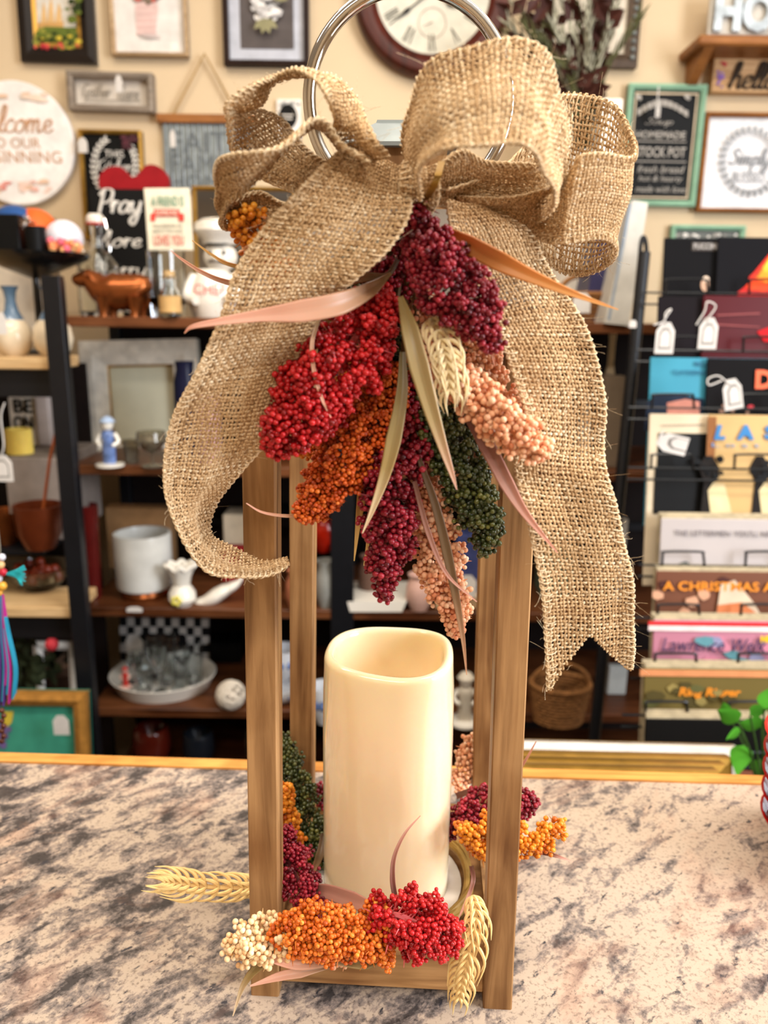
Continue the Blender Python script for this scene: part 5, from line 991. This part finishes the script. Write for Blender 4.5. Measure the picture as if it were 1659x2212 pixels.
def onst(dx, dy): return T0+np.array([dx, dy, 0])
bb = onst(-.038, -.01); one('black_gift_box', 'black square gift box at the left on the cake stand', 'gift', MB().box(bb+[-.03, -.03, 0], bb+[.03, .03, .078], None, .003), BLK, bb, smooth=False)
bb = onst(.022, -.035); one('black_candle_cup', 'black cup with silver tinsel bow on the cake stand', 'cup', MB().lathe([(.018, 0), (.021, .055), (.018, .055), (.015, .01)], bb, 24), BLK, bb)
mb = MB(); g = _r.Random(3)
for i in range(26): d = np.array([g.gauss(0, 1), g.gauss(0, 1), g.gauss(0, 1)]); d /= np.linalg.norm(d); mb.tube([bb+[-.008, -.012, .062], bb+[-.008, -.012, .062]+d*.016], [.0016, .0008], 5)
one('tinsel_bow', 'silver tinsel bow on top of the black cup', 'bow', mb, M_chrome, bb+[0, 0, .06])
for dx, dy, dz, r, m, l in ((-.045, .03, .0, .052, mat('blueball', '2c4f86', .3), 'blue ball behind the black gift box'), (-.012, .045, .0, .05, mat('orangeball', 'd9622c', .4), 'orange ball at the back of the cake stand'), (.055, .03, .0, .038, C_('d9d6de', .5), 'white tissue ball on the cake stand')):
    bb = onst(dx, dy); one('party_ball', l, 'ball', MB().sph(bb+[0, 0, r], r, 24, rings=16), m, bb, 'balls on the cake stand')
bb = onst(.075, -.03); mb = MB(); mats_ = [C_('e88a5c'), C_('e06a7a'), C_('f0b478')]; g = _r.Random(8)
for i in range(26): mb.sph(bb+np.array([g.uniform(-.028, .03), g.uniform(-.02, .02), .008+g.uniform(0, .02)]), .008, 8, mats_[i % 3], rings=5)
one('candy_bunch', 'pink and orange wrapped candies at the right of the cake stand', 'candy', mb, None, bb)
p = Panel('cream_framed_print', 'tan framed white print standing behind the pottery vases', 'picture', (-40, 470, 128, 772), YL+.33, lean=radians(3)); p.board('print', C_('ddd6c8')); p.frame(.03, W_pale, -.01)
# between the two tan boards
ZC = hz(60, 1186, YL+.03); MB().box((XE-.8, YL+.03, ZC-.012), (XL-.02, YL+.34, ZC)).build('middle_level', M_mtl, lu, False); ZT = hz(60, 990, YL+.10)
p = Panel('letter_block_sign', 'white block sign with bold black letters BE KIND ON', 'sign', (22, 858, 78, 962), YL+.28)
p.board('block', C_('ddd6ca', .6), .02); p.text('BE', (30, 862, 72, 892), BLK, -.002, bold=.03); p.text('ON', (30, 898, 72, 928), BLK, -.002, bold=.03)
boxpx('photo_block', 'grey photo block standing beside the letter block sign', 'picture', 80, 858, 108, 985, ZT, .02, C_('b5a9a4', .6), YL+.27)
q = P(46, 1000, YL+.16); q[2] = ZC; pcz = hz(46, 926, YL+.16); r = 27/ppm(q)
q[2] = ZT; yc = thing('yellow_candle', 'short yellow pillar candle at the left edge above the copper pan', 'candle', q); MB().lathe([(r, 0), (r, pcz-ZT), (r*.8, pcz-ZT), (r*.7, pcz-ZT-.006), (.001, pcz-ZT-.006)], q, 32).build('wax', mat('yellow_wax', 'e3c560', .4, sss=.3), yc)
boxpx('grey_storage_box', 'large grey cardboard box under the yellow candle', 'box', 12, 990, 132, 1080, ZC, .22, C_('837870', .7), YL+.10)
q = P(88, 1175, YL+.04); q[2] = ZC; k = ppm(q); r = 50/k; h = hz(88, 1090, YL+.04)-ZC; cp = thing('copper_pan', 'round copper and wood pan with a long wooden stick', 'pan', q)
MB().lathe([(r*.6, 0), (r*.9, h*.35), (r, h), (r*.95, h), (r*.85, h*.38), (.001, h*.1)], q, 32).build('bowl', mat('dark_copper', '6e3218', .3, .5), cp); MB().tube([q+[0, 0, h*.3], P(108, 990, YL+.03), P(122, 930, YL+.03)], .0032, 8).build('stick', C_('9c4f26', .5), cp)
one('copper_mug', 'amber drinking mug at the left edge behind the white tag', 'mug', MB().lathe([(.02, 0), (.036, .03), (.04, .07), (.036, .07), (.03, .03), (.001, .01)], (P(-5, 1080, YL+.05)[0], YL+.07, ZC), 28), Mcu, (P(-5, 1080, YL+.05)[0], YL+.07, ZC))
price_tag('white tag with printed border at the left edge above the copper mug', 8, 1040, 1.44, 44, 58, loop=[(8, 960), (2, 900), (10, 870)])
# board B: glass bowl
q = P(92, 1300, YL+.12); q[2] = ZB; k = ppm(q); r = 66/k; h = .05
gb = one('cut_glass_bowl', 'wide cut glass bowl with red ornaments inside on the lower tan board', 'bowl', MB().lathe([(r*.5, 0), (r*.55, .006), (r*.9, h*.5), (r, h), (r*.96, h), (r*.84, h*.5), (.001, .008)], q, 36), M_glass, q)
mb = MB(); g = _r.Random(6)
for i in range(22): mb.sph(q+np.array([g.uniform(-.6, .6)*r, g.uniform(-.5, .5)*r, .022+g.uniform(0, .03)]), .011, 10, rings=6)
tag(mb.build('red_ornaments', mat('brownred', '7c2c18', .25, var=.4, scale=40), None, True, tuple(q)), 'small dark red glass ornaments piled in the cut glass bowl', 'ornaments', kind='stuff')
# below: gold frame, flowers, mirror
p = Panel('gold_frame', 'ornate gold frame around teal green picture low at the left', 'picture frame', (-60, 1492, 196, 1760), 1.40, lean=radians(6)); p.board('teal_picture', C_('3f9079', .5)); p.frame(.026, mat('gilt_wood', 'b07c38', .4, .3, .25, 60), -.02); p.polys([([(8, 1536), (30, 1536), (26, 1560), (6, 1580)], YEL)]+blobs(4, 0, 1560, 20, 1640, 14, [C_('6a5a8a')], 4))
price_tag('cream tag on the teal picture in the gold frame', 134, 1587, 1.385, 34, 46)
p = Panel('leaning_mirror', 'pale mirror with white frame leaning behind the dark flowers', 'mirror', (80, 1385, 172, 1640), 1.66, lean=radians(5)); p.board('mirror_glass', MT['mirror']); p.frame(.02, WHT, -.01)
q = P(62, 1600, 1.58); fl = thing('flower_arrangement', 'dark green leafy arrangement with one red flower at lower left', 'plant', q); g = _r.Random(12); mb = MB()
for i in range(90):
    c = P(g.gauss(62, 26), g.gauss(1440, 28), 1.58+g.uniform(-.05, .05)); a = g.uniform(0, 6.3); l = .03; d = np.array([cos(a), g.uniform(-.4, .4), sin(a)]); n_ = np.cross(d, (0, 1, .2)); mb.add([c, c+d*l*.5+n_*l*.3, c+d*l, c+d*l*.5-n_*l*.3, c+d*l*.5+[0, -.003, 0]], [(0, 1, 4), (1, 2, 4), (2, 3, 4), (3, 0, 4)])
mb.build('leaves', mat('dkleaf', '2c3322', .6, var=.4), fl); MB().sph(P(112, 1392, 1.52), .014, 12).build('red_flower', RED, fl); MB().lathe([(.04, 0), (.055, .08), (.05, .14), (.03, .15)], (q[0], 1.58, hz(62, 1640, 1.58)), 24).build('pot', C_('7a5a44', .4), fl)
q = P(85, 1560, 1.54); one('white_ring_tray', 'round white rimmed plate leaning behind the gold frame', 'plate', MB().lathe([(.062, 0), (.065, .004), (.066, .008), (.06, .009), (.055, .004), (.001, .003)], (0, 0, 0), 40, axis='y').build and MB().lathe([(.001, .002), (.055, .003), (.062, -.004), (.067, -.005), (.067, 0), (.05, .008), (.001, .008)], (q[0], 1.52, q[2]), 40, axis='y'), M_cer, (q[0], 1.52, q[2]))
# tassel charm hanging in front at the far left
ts = thing('tassel_charm', 'bright turquoise and pink beaded tassel hanging at the left edge', 'charm', P(0, 1190, .74)); Tq = lambda x, y, d=0: P(x, y, .74+d)
mb = MB(); bm = [mat('bead_red', 'b81c34', .15), mat('bead_gold', 'e0a43a', .2), mat('bead_clear', 'cfd0dc', .08), mat('bead_tan', 'd9b07a', .2)]
for i, (x, y, r, j) in enumerate([(4, 1204, 8, 2), (0, 1220, 10, 3), (6, 1236, 9, 0), (-4, 1250, 9, 2), (5, 1266, 10, 1), (-2, 1280, 8, 1), (-8, 1230, 9, 1), (-10, 1262, 9, 0)]): mb.sph(Tq(x, y), r/ppm(Tq(x, y)), 12, bm[j], rings=8)
mb.build('beads', None, ts); g = _r.Random(5); mb = MB()
for i in range(26): e = Tq(52+g.uniform(-8, 4), 1222+i*1.7, g.uniform(-.004, .004)); mb.tube(crom([Tq(10, 1240), Tq(34, 1232+i*.6), e], 3), .0007, 5)
mb.build('turquoise_fan', mat('turquoise', '2aa6b0', .6), ts)
for c_, L_ in (('2f93b4', [(4, 30, 1510), (2, 18, 1500), (0, 8, 1515)]), ('b02c86', [(4, 14, 1480), (6, 22, 1520)]), ('5a3c86', [(2, 10, 1525), (0, 0, 1530)])):
    mb = MB()
    for a_, b_, y_ in L_: 
        for j in range(3): mb.tube(crom([Tq(a_, 1284, j*.002), Tq(a_+(b_-a_)*.35+j*3, 1360, j*.002), Tq(b_+j*3, 1440, j*.002), Tq(b_-3+j*3, y_-j*6, j*.002)], 5), .0011, 6)
    mb.build('cords', mat('cord_'+c_, c_, .6), ts)
mb = MB(); 
for i, y in enumerate(range(1535, 1612, 11)): mb.sph(Tq(4+(i % 2)*4, y), 6/ppm(Tq(4, y)), 10, rings=6)
mb.build('lower_beads', mat('bead_brown', '5a2c1c', .2), ts); MB().tube([Tq(2, 1290), Tq(0, 1180), Tq(-30, 900)], .0006, 5).build('hanging_cord', C_('8a8578'), ts)
# ================================================================ RECORD RACK
rk = thing('record_rack', 'black wire rack holding tiers of record albums at the right', 'rack', (P(1500, 1600, 1.2)[0], 1.25, FZ))
def rod(a, b, r=.004, nm='rail', n=10): MB().cyl(a, b, r, n=n).build(nm, M_mtl, rk)
rod(P(1392, 545, 1.50), P(1275, 1680, 1.36), .011, 'side_rail'); rod(P(1392, 545, 1.50)+[.62, 0, 0], P(1268, 1680, 1.30)+[.68, 0, 0], .012, 'side_rail')
MB().tube([P(1390+7*cos(a), 552+40*sin(a), 1.50) for a in np.linspace(0, 2*pi, 30, endpoint=False)], .004, 8, closed=True).build('end_loop', M_mtl, rk)
tiers = []
REC = [  # x0, y0, Y, mat, label
 (1428, 516, 1.46, 'lp_black', 'black record album with small grey title, top left of the rack', (0, 0)),
 (1543, 514, 1.45, 'lp_flame', 'record album with red and orange flames, top right of the rack', (0, 0)),
 (1415, 642, 1.41, 'lp_dark', 'dark plum record album in the second tier', (0, 0)),
 (1512, 640, 1.40, 'lp_red', 'deep red record album in the second tier', (0, 0)),
 (1398, 774, 1.36, 'lp_teal', 'blue teal record album in the third tier', (0, 0)),
 (1520, 776, 1.35, 'lp_blackred', 'black record album with orange letters in the third tier', (0, 0)),
 (1396, 896, 1.31, 'lp_cream', 'cream bordered record album in the fourth tier', (0, 0)),
 (1522, 898, 1.30, 'lp_tan', 'tan record album with blue letters above statue silhouettes', (0, 0)),
 (1420, 1122, 1.24, 'lp_grey', 'pale grey record album with thin grey headline', (0, 0)),
 (1410, 1236, 1.19, 'lp_brown', 'brown record album with orange Christmas title', (0, 0)),
 (1404, 1342, 1.14, 'lp_pink', 'pink and blue record album with dark script title', (0, 0)),
 (1384, 1446, 1.09, 'lp_olive', 'olive brown record album with orange title', (0, 0)),
 (1386, 1556, 1.04, 'lp_last', 'black record album with cream top edge, lowest tier', (0, 0))]
LC = {'lp_black': '08070a', 'lp_flame': '0a090e', 'lp_dark': '120c10', 'lp_red': '4a0a10', 'lp_teal': '3f8ea6', 'lp_blackred': '0a080a', 'lp_cream': 'cfbfa4', 'lp_tan': 'c2a06a', 'lp_grey': 'b2aaa8', 'lp_brown': '6e4634', 'lp_pink': 'b5788a', 'lp_olive': '6e5f34', 'lp_last': '0c0a08'}
for x0, y0, Y, mn, lb, _ in REC:
    k = ppm(P(x0+190, y0+330, Y)); w_ = .312*ppm(P(x0+190, y0, Y+.05)); yb = y0+.30*k
    p = Panel('record_album', lb, 'record', (x0, y0, x0+w_, yb), Y, lean=radians(9), group='record albums in the wire rack'); m = mat(mn, LC[mn], .38 if mn not in ('lp_black', 'lp_flame', 'lp_dark', 'lp_blackred', 'lp_last') else .75, var=.06, scale=8)
    p.board('sleeve', m, .004)
    if mn in ('lp_grey', 'lp_brown', 'lp_pink', 'lp_olive', 'lp_last'):
        p.out(MB().box((p.w0+.003, .006, 0), (p.w1-.004, .009, p.h+.003)).box((p.w0+.004, .012, 0), (p.w1, .015, p.h+.006)).box((p.w0+.002, .018, 0), (p.w1, .021, p.h+.009)), 'sleeves_behind', mat('sleeve_edge', 'b5a688', .7, var=.2, scale=60))
    W1 = C_('b8b4b0', .5); OR = C_('e08a2c', .5)
    if mn == 'lp_black': p.rects([((1494, 524, 1550, 542), C_('4a4440'))]); p.text('PUCCINI', (1497, 527, 1548, 539), W1, -.003); p.polys([(ell(1522, 616, 9, 14), C_('c09a80')), (ell(1524, 604, 7, 7), C_('e0c9b4'))], 'small_figure')
    if mn == 'lp_flame':
        L = []
        for (bx, by, w_, h_, c_) in ((1652, 634, 62, 60, 'b8180c'), (1676, 600, 60, 84, 'c4240c'), (1640, 618, 30, 40, 'e0400c'), (1672, 588, 34, 64, 'e8560f'), (1650, 600, 16, 34, 'f28a1c'), (1664, 578, 18, 46, 'f6a42a'), (1662, 572, 8, 28, 'ffd24a')):
            L.append(([(bx+w_*cos(a)*(1-.55*max(0, sin(a)))+.32*h_*max(0, sin(a)), by-(h_ if sin(a) > 0 else h_*.35)*sin(a)*(.85+.15*cos(5*a))) for a in np.linspace(0, 2*pi, 30, endpoint=False)], mat('flame_'+c_, c_, .4)))
        p.polys(L, 'flames')
    if mn == 'lp_red': p.polys([(blobs(1, 1660, 720, 1661, 721, 46, [RED], 2)[0][0], C_('b8141c')), ([(1548, 680), (1640, 676), (1640, 679), (1548, 683)], C_('8c4a4a')), ([(1546, 700), (1640, 706), (1640, 708), (1546, 703)], C_('8c4a4a'))])
    if mn == 'lp_teal': p.polys([([(1398, 868), (1412, 855), (1460, 850), (1520, 862), (1520, 930), (1390, 930)], C_('1c2638')), ([(1440, 870), (1480, 862), (1510, 868), (1510, 896), (1440, 896)], C_('b87a6a'))]); p.text('RICHARD', (1500, 782, 1560, 792), C_('2a4a6a'), -.003); p.text('CLAYDERMAN', (1452, 800, 1530, 810), C_('2a5a7a'), -.003)
    if mn == 'lp_blackred': p.text('DOLLY', (1630, 800, 1800, 842), C_('e06a48'), -.003, bold=.05); p.polys(blobs(6, 1540, 876, 1640, 892, 9, [RED, C_('8a6a5a')], 4))
    if mn == 'lp_cream': p.rects([((1420, 936, 1530, 1010), BLK), ((1412, 1010, 1532, 1110), BLK)]); p.polys([([(1428, 918), (1520, 916), (1520, 918), (1428, 920)], C_('8a8070'))])
    if mn == 'lp_tan':
        p.rects([((1524, 900, 1542, 1120), C_('8a5a34'))], 'brown_margin'); BL_ = C_('3a78b0')
        p.text('L', (1541, 918, 1566, 950), BL_, -.003, bold=.05, shear=.2); p.text('A', (1590, 918, 1628, 950), BL_, -.003, bold=.06); p.text('S', (1650, 918, 1680, 950), BL_, -.003, bold=.05); p.text('L o s t', (1536, 957, 1640, 966), C_('6a8ab0'), -.003)
        g = _r.Random(6)
        for cx_ in (1530, 1640): p.polys([([(cx_-18, 1110), (cx_-10, 1040), (cx_-22, 1010), (cx_-8, 985), (cx_+8, 985), (cx_+24, 1012), (cx_+12, 1045), (cx_+30, 1110)], C_('1c1612')), ([(cx_+4, 1110), (cx_-2, 1060), (cx_+10, 1042), (cx_+34, 1046), (cx_+50, 1110)], C_('d6c498'))]+blobs(9, cx_-26, 985, cx_+28, 1030, 8, [BLK], cx_), 'statue_silhouettes')
    if mn == 'lp_grey': p.text('THE LETTERMEN: YOU\'LL NEVER', (1456, 1146, 1690, 1158), C_('6a6468'), -.003); p.polys([([(1446, 1236), (1452, 1222), (1480, 1212), (1512, 1230), (1512, 1240)], C_('4a5458'))])
    if mn == 'lp_brown': p.text('A CHRISTMAS A', (1430, 1256, 1670, 1276), OR, -.004, bold=.02); p.polys(blobs(10, 1410, 1240, 1650, 1330, 14, [C_('8a5a48'), C_('4a2a26'), C_('c9987a')], 5)+[([(1545, 1325), (1555, 1262), (1585, 1252), (1625, 1300), (1640, 1325)], C_('cdb8a0')), ([(1545, 1330), (1548, 1306), (1600, 1300), (1640, 1330)], C_('c9784c'))])
    if mn == 'lp_pink': p.rects([((1400, 1344, 1760, 1352), C_('c92e30')), ((1400, 1353, 1760, 1364), C_('e3d0cc'))], 'top_band'); p.polys(blobs(12, 1500, 1375, 1700, 1440, 26, [C_('8a8aa8'), C_('a08aa0'), C_('c47c90'), C_('5a8a94')], 4, .5)); p.script('Lm', (1432, 1376, 1468, 1402), C_('3a3050'), .1) if False else p.text('Lawrence Welk', (1428, 1378, 1652, 1406), C_('3a3050'), -.004, shear=.25); p.text('NEW', (1640, 1372, 1680, 1386), C_('e8b820'), -.005, bold=.05)
    if mn == 'lp_olive': p.rects([((1382, 1448, 1760, 1462), C_('d08a5c'))], 'top_band'); p.polys(blobs(16, 1392, 1480, 1650, 1545, 22, [C_('4e4424'), C_('8c7c48'), C_('5c5a34')], 9, .6)); p.text('Ring Ringer', (1464, 1484, 1598, 1508), OR, -.004, shear=.2, bold=.03)
    # wire pocket in front of each tier
    if mn in ('lp_black', 'lp_dark', 'lp_teal', 'lp_cream', 'lp_grey', 'lp_brown', 'lp_pink', 'lp_olive', 'lp_last'):
        yw = {'lp_black': 632, 'lp_dark': 756, 'lp_teal': 880, 'lp_cream': 1010}.get(mn, y0+98); Yw = Y-.012 if mn not in ('lp_black', 'lp_dark', 'lp_teal', 'lp_cream') else Y-.03; a = P(x0-40, yw, Yw+.03); mb = MB()
        mb.tube([a, a+[.68, 0, 0]], .002, 6); mb.tube([a+[0, 0, -.02], a+[.68, 0, -.02]], .002, 6)
        for x1 in (x0+10, x0+190):
            b0 = P(x1, yw+4, Yw+.028); b1 = P(x1+2, yw-28, Yw+.03); b2 = P(x1+88, yw-28, Yw+.03); b3 = P(x1+92, yw+4, Yw+.028); mb.tube(crom([b0, b1*.8+b0*.2, b1+(b2-b1)*.06, b2-(b2-b1)*.06, b2*.8+b3*.2, b3], 4), .0022, 6)
        mb.build('wire_pocket', mat('wire_grey', '1f2022', .3, .5), rk)
for l, x, y, Y, a, lp in (('white price tag on the dark plum record', 1433, 764, 1.34, .0, [(1436, 690), (1450, 668), (1438, 676), (1434, 694), (1412, 702)]), ('white price tag on the deep red record', 1526, 754, 1.34, .0, [(1528, 690), (1546, 662), (1528, 652), (1522, 672), (1504, 702)]), ('tilted white price tag on the black record with orange letters', 1586, 884, 1.28, .22, [(1574, 828), (1552, 812), (1530, 818), (1532, 832), (1560, 822)]), ('white price tag lying sideways on the cream bordered record', 1484, 966, 1.24, 1.35, [(1424, 945), (1434, 930), (1418, 958)])):
    price_tag(l, x, y, Y, 40, 66, 'price tags on the records', a, lp)
# ================================================================ THINGS LOW AT THE RIGHT
lab = ['foremost of the stacked', 'second of the stacked', 'third of the stacked', 'rearmost of the stacked']
for i in range(4):
    p = Panel('gilt_picture_frame', '%s gold picture frames behind the counter at lower right' % lab[i], 'picture frame', (1060-10*i, 1656-14*i if i < 3 else 1606, 1545+14*i, 1830), .86+.03*i, lean=radians(12), roll=radians(.6), group='gold picture frames leaning in a stack')
    p.board('backing', C_('8a6a3a')); p.frame(.024, GOLD if i < 3 else WHT, -.012)
q = P(1640, 1700, .95); pt = thing('potted_plant', 'bright green leafy plant at the right edge beyond the counter', 'plant', q); g = _r.Random(21); mb = MB(); ms = MB()
for x, y, a, l in ((1595, 1560, 2.6, 60), (1620, 1545, .6, 50), (1650, 1530, 1.2, 60), (1645, 1570, 2.9, 60), (1610, 1610, 4.4, 70), (1660, 1600, 5.5, 60), (1690, 1560, .4, 60), (1680, 1620, 5.2, 60), (1600, 1580, 3.4, 44), (1640, 1640, 4.8, 50), (1570, 1540, 2.0, 30)):
    Yq = .93+g.uniform(-.03, .05); c = P(x, y, Yq); k = ppm(c); d = np.array([cos(a), g.uniform(-.5, .1), sin(a)]); d /= np.linalg.norm(d); n_ = np.cross(d, (.1, 1, .3)); n_ /= np.linalg.norm(n_); up = np.cross(n_, d); L_ = l/k
    vs = []; fs = []
    for i in range(9):
        t = i/8; w_ = .42*L_*sin(pi*min(1, t**.62))**1.0*(1-.35*t)+.0003
        vs += [c+d*L_*t+n_*w_+up*L_*.10*(1-(2*t-1)**2), c+d*L_*t+up*L_*.02*(1-(2*t-1)**2), c+d*L_*t-n_*w_+up*L_*.10*(1-(2*t-1)**2)]
        if i: o = 3*i; fs += [(o-3, o-2, o+1, o), (o-2, o-1, o+2, o+1)]
    mb.add(vs, fs); ms.tube(crom([P(1645, 1720, .96), (P(1645, 1720, .96)+c)/2+[0, 0, .01], c], 4), .0013, 6)
mb.build('leaves', mat('bright_leaf', '4f9a2c', .4, var=.25, scale=25), pt); ms.build('stems', mat('leaf_stem', '3c5a28', .5), pt)
qz = P(1645, 1730, .96); MB().lathe([(.045, 0), (.06, .09), (.055, .09), (.001, .075)], (qz[0], qz[1], qz[2]-.08), 28).build('pot', mat('pot_clay', '6a4030', .6), pt)
for i in range(5):
    c = np.array([.352, .52, .0005+i*.017]); r = .060+.0012*i
    one('red_bowl', ['lowest', 'second lowest', 'middle', 'second highest', 'topmost'][i]+' of the glossy red bowls stacked at the right edge of the counter', 'bowl', MB().lathe([(r*.5, 0), (r*.52, .004), (r*.85, .018), (r, .034), (r*.97, .034), (r*.82, .020), (.001, .006)], c, 40), mat('red_enamel', 'a81c18', .15, coat=.5), c, 'red bowls stacked on the counter')
# ceiling light fixtures
for i, (x, y) in enumerate(((-.75, .55), (.75, .45), (-.2, -1.1), (.1, 1.25))):
    t = thing('ceiling_light_fixture', ['left', 'right', 'rear', 'far'][i]+' fluorescent ceiling light fixture with white housing', 'ceiling light', (x, y, CEIL-.05)); MB().box((x-.62, y-.16, CEIL-.05), (x+.62, y+.16, CEIL-.002), None, .01).build('housing', WHT, t, False)
